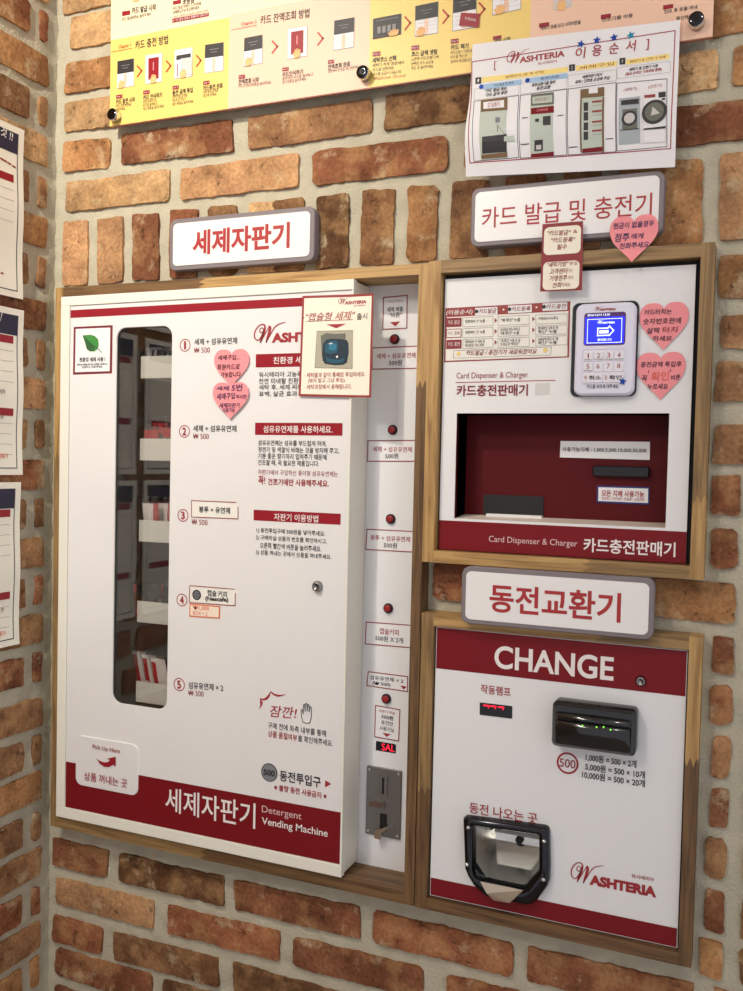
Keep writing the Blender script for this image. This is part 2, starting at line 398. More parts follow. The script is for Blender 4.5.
# ------------------------------------------------------------------ the setting
Z0 = 1.5
def zz(t): return t+Z0
HOLES = [(-1.181, -.4665, zz(-.684), zz(.3017)), (-.4665, -.063, zz(-.1497), zz(.304)), (-.465, -.0615, zz(-.6847), zz(-.227))]
TINT = {'o': (168, 122, 82), 'r': (140, 90, 64), 't': (194, 158, 116), 'd': (120, 86, 60), 'm': (154, 114, 82), 'k': (108, 76, 52), 'b': (150, 96, 68), 'p': (180, 138, 102)}
class BrickMesh:
    def __init__(self): self.v = []; self.f = []; self.c = []; self.m = []
    def brick(self, mp, s0, s1, t0, t1, tint, depth=.0072, seed=0):
        nx = max(4, int((s1-s0)/.0065)); ny = max(5, int((t1-t0)/.0065)); rnd = random.Random(seed)
        c = TINT[tint]; j = rnd.uniform(.9, 1.1); col = tuple(lin(min(255, x*j)) for x in c)+(1,)
        skew = [rnd.uniform(-.003, .003) for _ in range(3)]; b = len(self.v); ox = rnd.uniform(0, 50); chip = rnd.choice((.0015, .002, .003, .006))
        W = nx+1; rim = {}
        for J in range(ny+1):
            for I in range(nx+1):
                u, w = I/nx, J/ny; s = s0+(s1-s0)*u; t = t0+(t1-t0)*w
                edge = I in (0, nx) or J in (0, ny)
                nv = noise.noise_vector(Vector((s*30+ox, t*30, ox))); nf = noise.noise_vector(Vector((s*150+ox, t*150, ox)))
                a = .0022 if edge else .0008
                s += nv.x*a+nf.x*.0016*edge; t += nv.y*a+nf.y*.0016*edge
                s += skew[0]*(w-.5); t += skew[1]*(u-.5)
                cu = min(u, 1-u)*(s1-s0); cw = min(w, 1-w)*(t1-t0)
                if cu < chip and cw < chip:                        # worn corners
                    k = (1-cu/chip)*(1-cw/chip); s += (.5-u)*chip*.9*k; t += (.5-w)*chip*.9*k
                d = depth+nv.z*.0014+nf.z*.0008
                if nv.z > .42: d -= (nv.z-.42)*.010                # spalled hollows
                if edge: d -= .0008+.0008*nf.y
                self.v.append(mp(s, t, d)); self.c.append(col)
                if edge: rim[(I, J)] = (s, t, d)
        for J in range(ny):
            for I in range(nx):
                q = b+J*W+I; self.f.append([q, q+1, q+W+1, q+W]); self.m.append(0)
        loop = [(i, 0) for i in range(nx)]+[(nx, i) for i in range(ny)]+[(i, ny) for i in range(nx, 0, -1)]+[(0, i) for i in range(ny, 0, -1)]
        e = len(self.v); n = len(loop)
        for k in loop: self.v.append(mp(*rim[k])); self.c.append(col)
        for k in loop: s, t, d = rim[k]; self.v.append(mp(s, t, -.006)); self.c.append(col)
        for k in range(n): self.f.append([e+k, e+n+k, e+n+(k+1) % n, e+(k+1) % n]); self.m.append(0)
    def mortar(self, mp, s0, s1, t0, t1, holes, step=.008):
        nx = int((s1-s0)/step); ny = int((t1-t0)/step); b = len(self.v)
        for J in range(ny+1):
            for I in range(nx+1):
                s = s0+(s1-s0)*I/nx; t = t0+(t1-t0)*J/ny
                d = .0012+noise.noise(Vector((s*30, t*30, 3)))*.0034+noise.noise(Vector((s*95, t*95, 9)))*.0018
                self.v.append(mp(s, t, d)); self.c.append((.5, .5, .5, 1))
        for J in range(ny):
            for I in range(nx):
                s = s0+(s1-s0)*(I+.5)/nx; t = t0+(t1-t0)*(J+.5)/ny
                if any(a+.01 < s < bb-.01 and c+.01 < t < dd-.01 for a, bb, c, dd in holes): continue
                q = b+J*(nx+1)+I; self.f.append([q, q+1, q+nx+2, q+nx+1]); self.m.append(1)
    def build(self, name, flip=False):
        me = bpy.data.meshes.new(name); o = bpy.data.objects.new(name, me); COL.objects.link(o)
        me.from_pydata(self.v, [], [f[::-1] for f in self.f] if flip else self.f)
        me.materials.append(BRICK); me.materials.append(MORTAR)
        at = me.color_attributes.new('tint', 'FLOAT_COLOR', 'POINT')
        at.data.foreach_set('color', [x for c in self.c for x in c])
        me.polygons.foreach_set('material_index', self.m); me.polygons.foreach_set('use_smooth', [True]*len(self.f)); me.update()
        o['kind'] = 'structure'; return o
P = .0717
def course(k):                                                   # top and bottom of brick course k (0 = the one whose top is .643 above eye level)
    t = .643-P*k if k < 5 else .643-.0723*k
    return zz(t-.0535), zz(t)
bw = BrickMesh(); mpB = lambda s, t, d: (s, -d, t)
bw.mortar(mpB, XL, .7, 0.0, 2.72, HOLES)
def run(k, parts, zr=None, start=None, end=.7, gap=.025, seed=0):
    """One course: measured (x0,x1,tint) bricks, then whole bricks on to the right end."""
    z0, z1 = zr if zr else course(k)
    rnd = random.Random(100+k*7+seed); n = 0
    def put(a, b, c):
        for (ha, hb, hc, hd) in HOLES:
            if b > ha+.004 and a < hb-.004 and z1 > hc+.004 and z0 < hd-.004: return
        bw.brick(mpB, a, b, z0, z1, c, seed=rnd.randint(0, 99999))
    for a, b, c in parts: put(a, b, c)
    x = (parts[-1][1] if parts else start)+gap
    while x < end-.03:
        b = min(x+.226, end); put(x, b, rnd.choice('ormtdmrb')); x = b+gap
T = lambda *a: list(a)
run(-4, T((-1.195, -1.09, 'm'), (-1.065, -.84, 'o')))
run(-3, T((-1.198, -.97, 't')), zr=(zz(.803), zz(.857)))
run(-2, T((-1.179, -1.064, 't'), (-1.04, -.815, 'm'), (-.79, -.57, 'o')), zr=(zz(.738), zz(.794)))
run(-1, T((-1.191, -.965, 'o'), (-.94, -.72, 'm'), (-.695, -.47, 'o')), zr=(zz(.659), zz(.714)))
run(0, T((-1.191, -1.0655, 't'), (-1.04, -.815, 'm'), (-.79, -.565, 'd'), (-.54, -.315, 'm'), (-.29, -.103, 'o'), (-.078, .148, 'o')))
run(1, T((-1.194, -1.088, 'o'), (-1.062, -.834, 'r'), (-.803, -.579, 'm'), (-.557, -.33, 'd'), (-.305, -.225, 'm'), (-.2, -.069, 't'), (-.05, .178, 'o')))
run(2, T((-1.186, -.96, 't'), (-.936, -.708, 'p'), (-.682, -.452, 'r'), (-.425, -.2, 'm'), (-.175, .055, 'r')))
sold = [(-1.192, -1.135, 'p'), (-1.113, -1.057, 'p'), (-1.036, -.98, 'r'), (-.957, -.90, 'r'), (-.878, -.821, 'd'), (-.80, -.745, 't'), (-.742-.012, -.695, 'd'), (-.673, -.616, 'k'), (-.594, -.538, 'd'), (-.515, -.467, 'o'), (-.445, -.385, 'm'),
        (-.36, -.30, 'r'), (-.275, -.22, 'm'), (-.195, -.083, 'o'), (-.061, -.004, 'p'), (.02, .076, 'r'), (.1, .156, 'm'), (.18, .236, 'o'), (.26, .316, 't'), (.34, .396, 'r'), (.42, .476, 'm'), (.5, .556, 'd'), (.58, .636, 'o')]
run(100, sold, zr=(zz(.3115), zz(.428)), end=.6)
cols = [(-.058, .234, .291, 'o'), (-.054, .165, .211, 'm'), (-.058, .095, .149, 'm'), (-.058, .009, .063, 'm'), (-.057, -.061, -.007, 'b'), (-.056, -.135, -.081, 'r'), (-.049, -.281, -.230, 'r'), (-.05, -.351, -.297, 'b'),
        (-.046, -.426, -.368, 'm'), (-.046, -.495, -.44, 'r'), (-.049, -.566, -.51, 'm'), (-.047, -.643, -.584, 'r'), (-.052, -.707, -.655, 'o')]
for i, (x, a, b, c) in enumerate(cols):
    e = -.022 if i > 3 else x+.1
    run(200+i, T((x, e if i % 2 or i > 3 else x+.1, c)), zr=(zz(a), zz(b)), gap=.022)
run(301, T((-.458, -.30, 'b'), (-.275, -.155, 'r'), (-.131, -.023, 'o')), zr=(zz(-.210), zz(-.154)))
run(302, T((-1.201, -1.074, 'r'), (-1.048, -.825, 'k'), (-.804, -.568, 'r'), (-.546, -.316, 'b'), (-.294, -.058, 'b')), zr=(zz(-.774), zz(-.722)))
run(303, T((-1.193, -.971, 'p'), (-.94, -.717, 'b'), (-.688, -.459, 'r'), (-.419, -.2, 'b')), zr=(zz(-.846), zz(-.795)))
run(304, T((-1.2, -1.086, 'b'), (-1.059, -.834, 'd'), (-.804, -.58, 'd'), (-.555, -.33, 'm')), zr=(zz(-.92), zz(-.869)))
for k in range(11):
    run(305+k, T((-1.192, -.973 if k % 2 == 0 else -1.08, 'brdm'[k % 4])), zr=(zz(-.984-.0723*k), zz(-.931-.0723*k)))
for k in range(5):
    run(-5-k, T((-1.192, -.973 if k % 2 == 0 else -1.08, 'omtr'[k % 4])), zr=(zz(.875+P*k), zz(.928+P*k)))
bw.build('wall_back')

bl = BrickMesh(); mpL = lambda s, t, d: (XL+d, s, t)
bl.mortar(mpL, -2.0, 0.0, 0.0, 2.72, [])
lt = [.793+3*P, .793+2*P, .793+P, .795, .718, .645, .574, .50, .428, .357, .278, .208, .137, .064, -.010, -.080, -.153, -.222, -.292, -.365, -.449, -.519, -.587, -.662, -.731, -.803, -.870, -.938]+[-1.01-.0723*k for k in range(6)]
lc = 'motromtmomrmpmbmmbmbmmommbmoomrmtrbm'
for i, t in enumerate(lt):
    z0, z1 = zz(t-.053), zz(t); stub = i % 2 == 1 if i < 5 else i % 2 == 0 if False else None
    full = i in (0, 2, 4, 6, 8, 10, 12, 14, 16, 18, 20, 22, 24, 26, 28, 30, 32)
    r = random.Random(i*13+5)
    if full: x = -.028
    else:
        bl.brick(mpL, -.049, -.030, z0, z1, lc[i], seed=i*31); x = -.074
        if i in (3, 5, 7): pass
    while x > -1.95:
        bl.brick(mpL, x-.226, x, z0, z1, lc[i] if x > -.1 else r.choice('ormtmob'), seed=i*97+int(-x*1000)); x -= .25
bl.build('wall_left')
for nm, z, c, fl in (('floor', 0, rgb(170, 160, 148), False), ('ceiling', 2.72, rgb(235, 232, 226), True)):
    mb = MB(); q = [(XL, -2.0, z), (.7, -2.0, z), (.7, 0, z), (XL, 0, z)]
    mb.add(q, [[3, 2, 1, 0] if fl else [0, 1, 2, 3]], mat(nm+'_surface', c, .6, mottle=.1, mscale=6)); mb.build(nm, kind='structure')

# ------------------------------------------------------------------ wooden frames
def board(parent, name, x0, x1, z0, z1, d0, d1, segs, vertical):
    """Plank made of finger-jointed lengths: segs = [(end position, material)...] along the plank."""
    mb = MB(); lo = z0 if vertical else x0; teeth = 4
    w0, w1 = (x0, x1) if vertical else (z0, z1)
    def zig(pos, last):
        if last: return [(pos, w0), (pos, w1)]
        P = []
        for k in range(teeth+1):
            P.append((pos, w0+(w1-w0)*k/teeth))
            if k < teeth: P.append((pos+.011*(1 if k % 2 else -1)*.6, w0+(w1-w0)*(k+.5)/teeth))
        return P
    a = [(lo, w0), (lo, w1)]
    for i, (e, m) in enumerate(segs):
        b = zig(e, i == len(segs)-1)
        ring = [p for p in a]+[p for p in b[::-1]]               # along lo edge up, back down the far edge
        pts = [((w, l) if vertical else (l, w)) for l, w in ring]
        if not vertical: pts = pts[::-1]
        if sum(pts[j-1][0]*pts[j][1]-pts[j][0]*pts[j-1][1] for j in range(len(pts))) < 0: pts = pts[::-1]
        mb.prism(pts, d0, d1, m); a = b
    return mb.build(name, parent, bevel=.0012 if len(segs) == 1 else 0)
def frame(label, X0, X1, Zb, Zt, xi0, xi1, zi0, zi1, d0, d1, top, bot, lft, rgt):
    t = thing('wooden_frame', label, 'frame', (X0, 0, zz(Zb)))
    board(t, 'side_board', X0, xi0, zz(lft[1]), zz(lft[2]), d0, d1, lft[0], True)
    board(t, 'side_board', xi1, X1, zz(rgt[1]), zz(rgt[2]), d0, d1, rgt[0], True)
    board(t, 'top_board', top[1], top[2], zz(zi1), zz(Zt), d0, d1, top[0], False)
    board(t, 'bottom_board', bot[1], bot[2], zz(zi0 if False else Zb), zz(zi0), d0, d1, bot[0], False)
    return t
F0, F1 = -.03, .035
frame('large wooden frame boxing in the detergent vending machine beside the corner', -1.181, -.4672, -.684, .3017, -1.1640, -.4835, -.6635, .2855, F0, F1,
      ([(-.87, WDH), (-.4835, WLH)], -1.164, -.4835), ([(-.85, WMH), (-.4835, WDH)], -1.164, -.4835),
      ([(zz(.0), WMV), (zz(.3017), WLV)], -.684, .3017), ([(zz(.12), WDV), (zz(.3017), WLV)], -.684, .3017))
frame('wooden frame around the card charging machine, upper right of the wall', -.4668, -.063, -.1497, .304, -.4484, -.081, -.1315, .2855, F0, F1+.001,
      ([(-.081, WMH)], -.4484, -.081), ([(-.22, WLH), (-.081, WMH)], -.4484, -.081),
      ([(zz(.304), WLV)], -.1497, .304), ([(zz(-.04), WLV), (zz(.304), WMV)], -.1497, .304))
frame('wooden frame around the coin change machine, lower right of the wall', -.4655, -.0612, -.6847, -.2275, -.446, -.0785, -.6665, -.2465, F0, F1,
      ([(-.20, WLH), (-.0785, WMH)], -.446, -.0785), ([(-.0785, WDH)], -.446, -.0785),
      ([(zz(-.50), WDV), (zz(-.2275), WMV)], -.6847, -.2275), ([(zz(-.40), WDV), (zz(-.2275), WLV)], -.6847, -.2275))

# ------------------------------------------------------------------ detergent vending machine
vm = thing('vending_machine', 'white and crimson detergent vending machine with a tall window, beside the corner', 'vending machine', (-.82, 0, zz(-.6635)))
SD = Surf(.040); SP = Surf(-.025)
mb = MB()                                                        # steel cabinet behind the door
x0, x1, z0, z1 = -1.160, -.485, zz(-.662), zz(.2845)
for b in ((x0, x1, -.30, -.292, z0, z1), (x0, x0+.006, -.30, -.027, z0, z1), (x1-.006, x1, -.30, -.027, z0, z1), (x0, x1, -.30, -.027, z0, z0+.006), (x0, x1, -.30, -.027, z1-.006, z1), (-.60, -.592, -.30, -.027, z0, z1)):
    mb.box(*b, INSIDE)
mb.build('cabinet', vm)
# door
DX0, DX1, DZ0, DZ1 = -1.1625, -.5875, zz(-.6605), zz(.2835)
(wx0, wz1), (wx1, wz0) = SD.at(117.0, 328.0), SD.at(167.6, 710.5)
wx0 = (SD.at(117, 345)[0]+SD.at(112, 690)[0])/2; wx1 = (SD.at(171.6, 345)[0]+SD.at(167.1, 690)[0])/2
hole = rrect(wx0, wx1, wz0, wz1, .019)
mb = MB()
mb.ringplate(crect(DX0+.0015, DX1-.0015, DZ0+.0015, DZ1-.0015), hole, .0365, .0385, CREAM, INSIDE)
for b in ((DX0+.0015, DX0+.0035, DZ0+.0015, DZ1-.0015), (DX1-.0035, DX1-.0015, DZ0+.0015, DZ1-.0015), (DX0+.0035, DX1-.0035, DZ0+.0015, DZ0+.0035), (DX0+.0035, DX1-.0035, DZ1-.0035, DZ1-.0015)): mb.box(b[0], b[1], -.023, .0364, b[2], b[3], CREAM)
BR = .0165                                                       # raised border left, top and bottom
mb.box(DX0, DX1, .030, .0425, DZ1-BR, DZ1, CREAM); mb.box(DX0, DX1, .030, .0425, DZ0, DZ0+.0195, CREAM)
mb.box(DX0, DX0+.0195, .030, .0425, DZ0+.0195, DZ1-BR, CREAM); mb.box(DX1-.0035, DX1, -.022, .0425, DZ0+.0195, DZ1-BR, CREAM)
door = mb.build('door', vm, bevel=.002)
# printed face: plate with the window cut out, all its printing
S = SD; mb = MB()
fx0, fx1, fz0, fz1 = DX0+.0205, DX1-.004, DZ0+.0205, DZ1-BR-.001
mb.ringplate(crect(fx0, fx1, fz0, fz1), [(x, z) for x, z in rrect(wx0-.0005, wx1+.0005, wz0-.0005, wz1+.0005, .019)], .0386, .040, WHITE)
zs1, zs0 = S.at(72, 310.2)[1], S.at(72, 317.9)[1]
mb.gridq(S, [(fx0, zs1), (fx1, zs1), (fx1, zs0), (fx0, zs0)], RED)
zb1 = (S.at(66, 761)[1]+S.at(340.5, 812.8)[1])/2
mb.gridq(S, [(fx0, zb1), (fx1, zb1), (fx1, fz0), (fx0, fz0)], DRED)
mb.text(S, '세제자판기', (165.6, 799), (255.6, 815.8), 25, WINK, bold=.01, res=4)
mb.text(S, 'Detergent', (262, 809.7), (301.6, 817), 9, mat('pink_white_print', rgb(225, 190, 190), .5), res=4)
mb.text(S, 'Vending Machine', (262, 821.5), (327.9, 834.4), 9.5, WINK, bold=.01, res=4)
def circ(c, r, n):
    p = S.at(*c); R = (S.at(c[0], c[1]-r)[1]-p[1]); mb.disc(S, p, R, RINK, 1, 28, R*.86)
    k = 1.0 if n == '1' else 1.9; mb.text(S, n, (c[0]-k, c[1]), (c[0]+k, c[1]), r*1.25, RINK, bold=.0 if n == '1' else .03)
circ((185.2, 345.3), 6.4, '1'); mb.text(S, '세제 + 섬유유연제', (194.5, 342), (237.3, 340.6), 6.6, INK, bold=.012); mb.text(S, '₩ 500', (194.2, 350.3), (210.1, 349.8), 5.6, BROWNRED)
circ((184.5, 431.4), 6.4, '2'); mb.text(S, '세제 + 섬유유연제', (193.3, 428.6), (236.6, 428.4), 6.6, INK, bold=.012); mb.text(S, '₩ 500', (193.3, 436.3), (209, 436.1), 5.6, BROWNRED)
circ((183.1, 515.4), 6.4, '3'); mb.text(S, '₩ 500', (191.8, 521.6), (207.7, 522.4), 5.6, BROWNRED)
circ((182, 600), 6.4, '4')
circ((179.3, 684.5), 6.6, '5'); mb.text(S, '섬유유연제 × 2', (188.6, 684.9), (223.4, 688), 7, INK, bold=.012); mb.text(S, '₩ 500', (188.4, 692.6), (203.9, 693.9), 5.6, BROWNRED)
a, b = S.at(254, 342.8), S.at(336, 342.4); logo(mb, S, (a[0], a[1]), (b[0], a[1]), RINK)
def bar(p0, p1, txt, l, r, m=RED):
    mb.rect(S, p0, p1, m); mb.text(S, txt, l, r, 7.2, WINK, bold=.012)
bar((256, 354.3), (342.5, 365.6), '친환경 세제 사용', (273.5, 360.3), (325, 359.4))
for y, t, x in ((374.3, '워시테리아 고농축 세제는 최고의', 338), (381, '천연 미네랄 친환경 세제입니다.', 334), (387.3, '세탁 후, 세제 찌꺼기가 남지 않고', 340), (394, '표백, 살균 효과 및 세척력 우수', 338)):
    mb.text(S, t, (259, y), (x, y-.6), 5.6, INK, bold=.006, res=2)
bar((255.3, 422.7), (342.4, 435.7), '섬유유연제를 사용하세요.', (263.5, 428.9), (332.7, 429.7))
for (l, r, t) in (((258.3, 443), (326.7, 443.6), '섬유유연제는 섬유를 부드럽게 하며,'), ((258.3, 449.6), (339.1, 451), '정전기 및 색깔이 바래는 것을 방지해 주고,'), ((258.2, 456), (326.7, 457.2), '기분 좋은 향기까지 입혀주기 때문에'), ((258.2, 462.6), (319.1, 463.8), '건조할 때, 꼭 필요한 제품입니다.')):
    mb.text(S, t, l, r, 5.8, INK, bold=.006, res=2)
mb.text(S, '자판기에서 구입하신 종이형 섬유유연제는', (258.2, 472), (338, 474.2), 5.4, BROWNRED, res=2)
mb.text(S, '꼭!', (258.4, 480.2), (265.4, 480.4), 8.5, RINK, bold=.02); mb.text(S, '건조기에만 사용해주세요.', (268, 481.8), (329, 483.6), 6.8, RINK, bold=.02)
bar((253.8, 509.7), (340.6, 524.8), '자판기 이용방법', (274.2, 516.4), (318.4, 519.2))
for (l, r, t) in (((256.6, 530.5), (325.2, 533.9), '1) 동전투입구에 500원을 넣어주세요.'), ((256, 537.6), (327.1, 541.6), '2) 구매하실 상품의 번호를 확인하시고,'), ((260.1, 545.2), (321.4, 549), '오른쪽 빨간색 버튼을 눌러주세요.'), ((256, 552.4), (331.5, 557.4), '3) 상품 꺼내는 곳에서 상품을 꺼내주세요.')):
    mb.text(S, t, l, r, 5.8, INK, bold=.006, res=2)
def C(x, y): return S.at(250+x/7.62, 680+y/7.62)
mb.ribbon(S, [C(70, 222), C(84, 196), C(88, 172), C(78, 142)], [.0003, .003, .0055, .001], RINK)
mb.ribbon(S, [C(78, 142), C(104, 150), C(128, 140), C(146, 118), C(158, 88)], [.002, .003, .0045, .0035, .001], RINK)
mb.ribbon(S, [C(158, 88), C(182, 110), C(214, 120), C(246, 118), C(276, 106)], [.002, .003, .0035, .002, .0003], RINK)
mb.text(S, '잠깐!', (270.3, 710.8), (296.6, 713), 11.5, RINK, bold=.005, slant=.25, res=4)
def hand(mb, S, f, m, mfill=None, lay=2):                          # open palm outline; f maps 0..1 box to (s,t)
    out = [(.18, .05), (.05, .3), (.0, .62), (.12, .66), (.2, .45), (.2, .9), (.3, .93), (.36, .6), (.38, .98), (.5, 1.0), (.55, .62), (.58, .96), (.7, .94), (.72, .6), (.78, .86), (.9, .84), (.92, .35), (.8, .06), (.5, 0)]
    if mfill: mb.poly(S, [f(x, y) for x, y in out[::-1]], mfill, lay)
    if m: mb.lst(S, [f(x, y) for x, y in out], .0010, m, lay+1, True)
h0, h1 = S.at(301, 722.5), S.at(312.8, 704)
hand(mb, S, lambda x, y: (h0[0]+(h1[0]-h0[0])*x, h0[1]+(h1[1]-h0[1])*y), INK)
mb.text(S, '구매 전에 좌측 내부를 통해', (268.1, 725.3), (326.1, 733.2), 6.4, INK, bold=.006, res=2)
mb.text(S, '상품 품절여부', (268.1, 733.6), (297.3, 737.8), 6.6, RINK, bold=.012, res=2); mb.text(S, '를 확인해주세요.', (298.2, 738), (333, 743.6), 6.4, INK, bold=.004, res=2)
p = S.at(269.4, 772.5); mb.disc(S, p, .0153, INK, 1, 28); mb.disc(S, p, .0138, COINGREY, 2, 28); mb.text(S, '500', (263.8, 771.8), (275, 773.6), 6.2, INK, lay=3, bold=.03)
mb.text(S, '동전투입구', (279.9, 775.8), (320.9, 781.9), 11, INK, bold=.02, res=4)
mb.poly(S, [S.at(325.3, 780.2), S.at(325, 787.4), S.at(331.3, 783.9)], RINK)
mb.text(S, '※ 불량 동전 사용금지 ※', (274.3, 786.8), (326.8, 796.2), 6.4, RINK, bold=.02, res=2)
mb.build('printed_face', door)
# leaf mark sticker
mb = MB()
mb.quad(S, [(73.9, 327), (112.8, 325.2), (112.1, 373.4), (73.1, 374.7)], mat('dark_maroon_print', rgb(120, 36, 48), .5), 1)
mb.quad(S, [(75.9, 329), (110.6, 327.6), (109.9, 371.2), (75.2, 372.3)], PAPERW, 2)
def C(x, y): return S.at(65+x/6.755, 315+y/6.755)
mb.poly(S, [C(*q) for q in ((122, 138), (140, 190), (150, 230), (170, 246), (200, 247), (222, 232), (231, 200), (226, 165), (205, 143), (175, 134))], LEAF, 3)
mb.poly(S, [C(*q) for q in ((122, 138), (140, 190), (150, 230), (170, 246), (196, 243), (205, 215), (175, 185))], LEAFD, 4)
mb.lst(S, [C(150, 165), C(185, 200), C(222, 222), C(252, 254)], .0012, LEAFD, 5)
mb.text(S, '친환경 세제 사용 !', (79.8, 359.8), (105.6, 359.2), 4.6, INK, lay=3, bold=.03, res=2)
mb.text(S, '환경과 피부를 생각하는 세제를 사용합니다', (77.6, 364.8), (107.8, 364), 2.2, INK, lay=3, bold=.02, res=1); mb.text(S, '안심하고 사용하세요', (82, 367.2), (102.8, 366.7), 2.2, INK, lay=3, bold=.02, res=1)
mb.build('leaf_sticker', door, label='white sticker with a green leaf')
# stickers 3 and 4
mb = MB(); mb.quad(S, [(191.8, 501), (238.2, 503.3), (238.2, 518.8), (191.8, 516.9)], PAPER, 1)
mb.line(S, [(236, 502.4), (191.8, 500.6), (191.8, 517), (238.2, 518.8), (238.2, 507)], .0014, BROWNRED, 2); mb.text(S, '봉투 + 유연제', (199.2, 509.4), (230.4, 510.4), 6.4, INK, lay=3, bold=.015)
mb.build('price_sticker', door)
mb = MB(); mb.quad(S, [(190.1, 585.8), (236, 589.4), (235.2, 605.6), (189.5, 602.4)], PAPER, 1)
mb.line(S, [(234.5, 589.2), (190.1, 585.6), (189.5, 602.4), (235.2, 605.6), (235.6, 593.5)], .0014, BROWNRED, 2)
p = S.at(196.9, 594.9); mb.disc(S, p, .0088, INK, 2); mb.disc(S, p, .0066, COINGREY, 3)
for k in (-.003, 0, .003): mb.lst(S, [(p[0]-.005, p[1]+k), (p[0]+.005, p[1]+k)], .001, INK, 4)
mb.text(S, '캡슐 커피', (207.7, 593), (227.2, 594.2), 6.2, INK, lay=3, bold=.01); mb.text(S, '(Nescafe)', (205.6, 598.9), (228.7, 600.2), 5.6, INK, lay=3, bold=.03)
mb.build('price_sticker', door)
mb = MB(); mb.quad(S, [(189.7, 603.4), (220.4, 606), (220.2, 618.8), (189.5, 616.6)], ORANGEBOX, 2); mb.quad(S, [(190.9, 604.8), (219.2, 607.2), (219, 617.4), (190.7, 615.4)], mat('pale_peach_paper', rgb(245, 226, 208), .7), 3)
mb.text(S, '₩1,000', (193.5, 607.3), (209.5, 608.8), 4.6, ORANGEBOX, lay=4, bold=.01); mb.text(S, 'BOX × 2', (193.5, 612.8), (208, 613.8), 3.8, ORANGEBOX, lay=4)
mb.build('price_sticker', door, label='small orange bordered price sticker')
# window glass
mb = MB(); mb.prism([(x, z) for x, z in rrect(wx0-.004, wx1+.004, wz0-.004, wz1+.004, .02)], .0335, .0360, GLASS); mb.build('window_glass', door)
# door lock
def lock(parent, S, px, r=.0075):
    x, z = S.at(*px); d = S.f(x, z); mb = MB()
    mb.lathe((x, z), [(r*1.25, d-.004), (r*1.25, d+.002), (r*1.1, d+.004), (r, d+.006), (r*.9, d+.0075), (r*.62, d+.0078), (r*.6, d+.0055)], mat('lock_steel', (.30, .29, .28, 1), .22, metal=1))
    o = mb.build('lock', parent, label='round chrome lock'); m2 = MB(); m2.box(x-.0008, x+.0008, d+.005, d+.0064, z-r*.5, z+r*.5, BLACK); m2.build('keyhole', o) if False else None
    return o
lock(door, SD, (317.8, 586.4))
# pick-up flap
mb = MB(); S = Surf(.0425)
q = [S.at(75.6, 735), S.at(138, 745), S.at(137.6, 796), S.at(75.2, 785)]
px0, px1 = (q[0][0]+q[3][0])/2, (q[1][0]+q[2][0])/2; pz1, pz0 = (q[0][1]+q[1][1])/2, (q[2][1]+q[3][1])/2
mb.prism(rrect(px0, px1, pz0, pz1, .014), .0392, .0420, WHITE, bev=.0008)
mb.text(S, 'Pick Up Here', (92.7, 747.3), (120.2, 751.6), 5.6, BROWNRED, bold=.005)
def C(x, y): return S.at(60+x/7.43, 730+y/7.43)
mb.poly(S, [C(*p) for p in ((270, 208), (300, 252), (330, 272), (365, 275), (397, 256), (414, 272), (415, 198), (352, 212), (372, 222), (360, 236), (330, 240), (295, 228))], RED, 2)
mb.text(S, '상품 꺼내는 곳', (84.2, 775.8), (127.3, 783.4), 8.6, RINK, bold=.005, res=4)
mb.build('pick_up_flap', door, label='white rounded pick-up flap')
# button panel
S = SP; mb = MB(); mb.box(-.592, -.4845, -.027, -.025, zz(-.6632), zz(.2845), STEELWHITE); panel = mb.build('button_panel', vm)
def sticker(name, px, txts, edge=BROWNRED, tri=None, fillm=PAPERW, cut=0):
    mb = MB(); mb.quad(S, px, fillm, 1); mb.line(S, px, .0016, edge, 2, True)
    for s, l, r, h, m, b in txts: mb.text(S, s, l, r, h, m, lay=2, bold=b, res=2)
    if tri: mb.poly(S, [S.at(*p) for p in tri], RINK, 2)
    return mb.build(name, panel)
sticker('instruction_sticker', [(383.6, 297.6), (407.4, 295.4), (406.8, 328.2), (383, 329.4)], [('WASHTERIA', (387.4, 301.6), (403.2, 301), 2.6, GREYLINE, 0), ('세제 배출', (387.2, 309.8), (403.2, 308.6), 5.2, INK, .015), ('"버튼"', (389.4, 315.6), (402.1, 314.6), 5, INK, .015)], tri=[(390, 322.4), (395.5, 326.4), (400.5, 321.4)])
sticker('price_sticker', [(372.3, 348), (420, 346), (420, 368.2), (372.3, 369.2)], [('세제 + 섬유유연제', (376.7, 356.4), (415.7, 355), 5.4, RINK, .01), ('500원', (389, 363), (402.1, 362.4), 5.4, INK, .015)])
sticker('price_sticker', [(368.2, 440.8), (417, 440.4), (416.5, 461.2), (367.8, 461.2)], [('세제 + 섬유유연제', (372.9, 449.6), (412, 449), 5.4, RINK, .01), ('500원', (385.4, 456.2), (398.5, 455.6), 5.4, INK, .015)])
sticker('price_sticker', [(367.1, 529.2), (415, 531.6), (414.4, 552), (366.1, 549.4)], [('봉투 + 섬유유연제', (370.6, 537.2), (410.2, 539.6), 5.4, RINK, .01), ('500원', (383.9, 544.8), (397.2, 545.8), 5.4, INK, .015)])
sticker('price_sticker', [(366.4, 622), (413, 625.4), (412.2, 647.6), (365.4, 643.8)], [('캡슐커피', (379.7, 631), (399, 632.6), 6, RINK, .01), ('500원 X 2개', (375.5, 638), (403.2, 640.3), 5.6, INK, .015)])
sticker('price_sticker', [(368.4, 671.6), (407.8, 676.6), (407.6, 691.5), (367, 685.4)], [('섬유유연제 × 2', (370, 676.8), (403.4, 681.2), 4.4, INK, .01), ('(₩ 500)', (372.8, 683), (390.4, 685.4), 4.4, INK, .02)], tri=[(400.5, 685.4), (403.8, 689.4), (407, 686.6)])
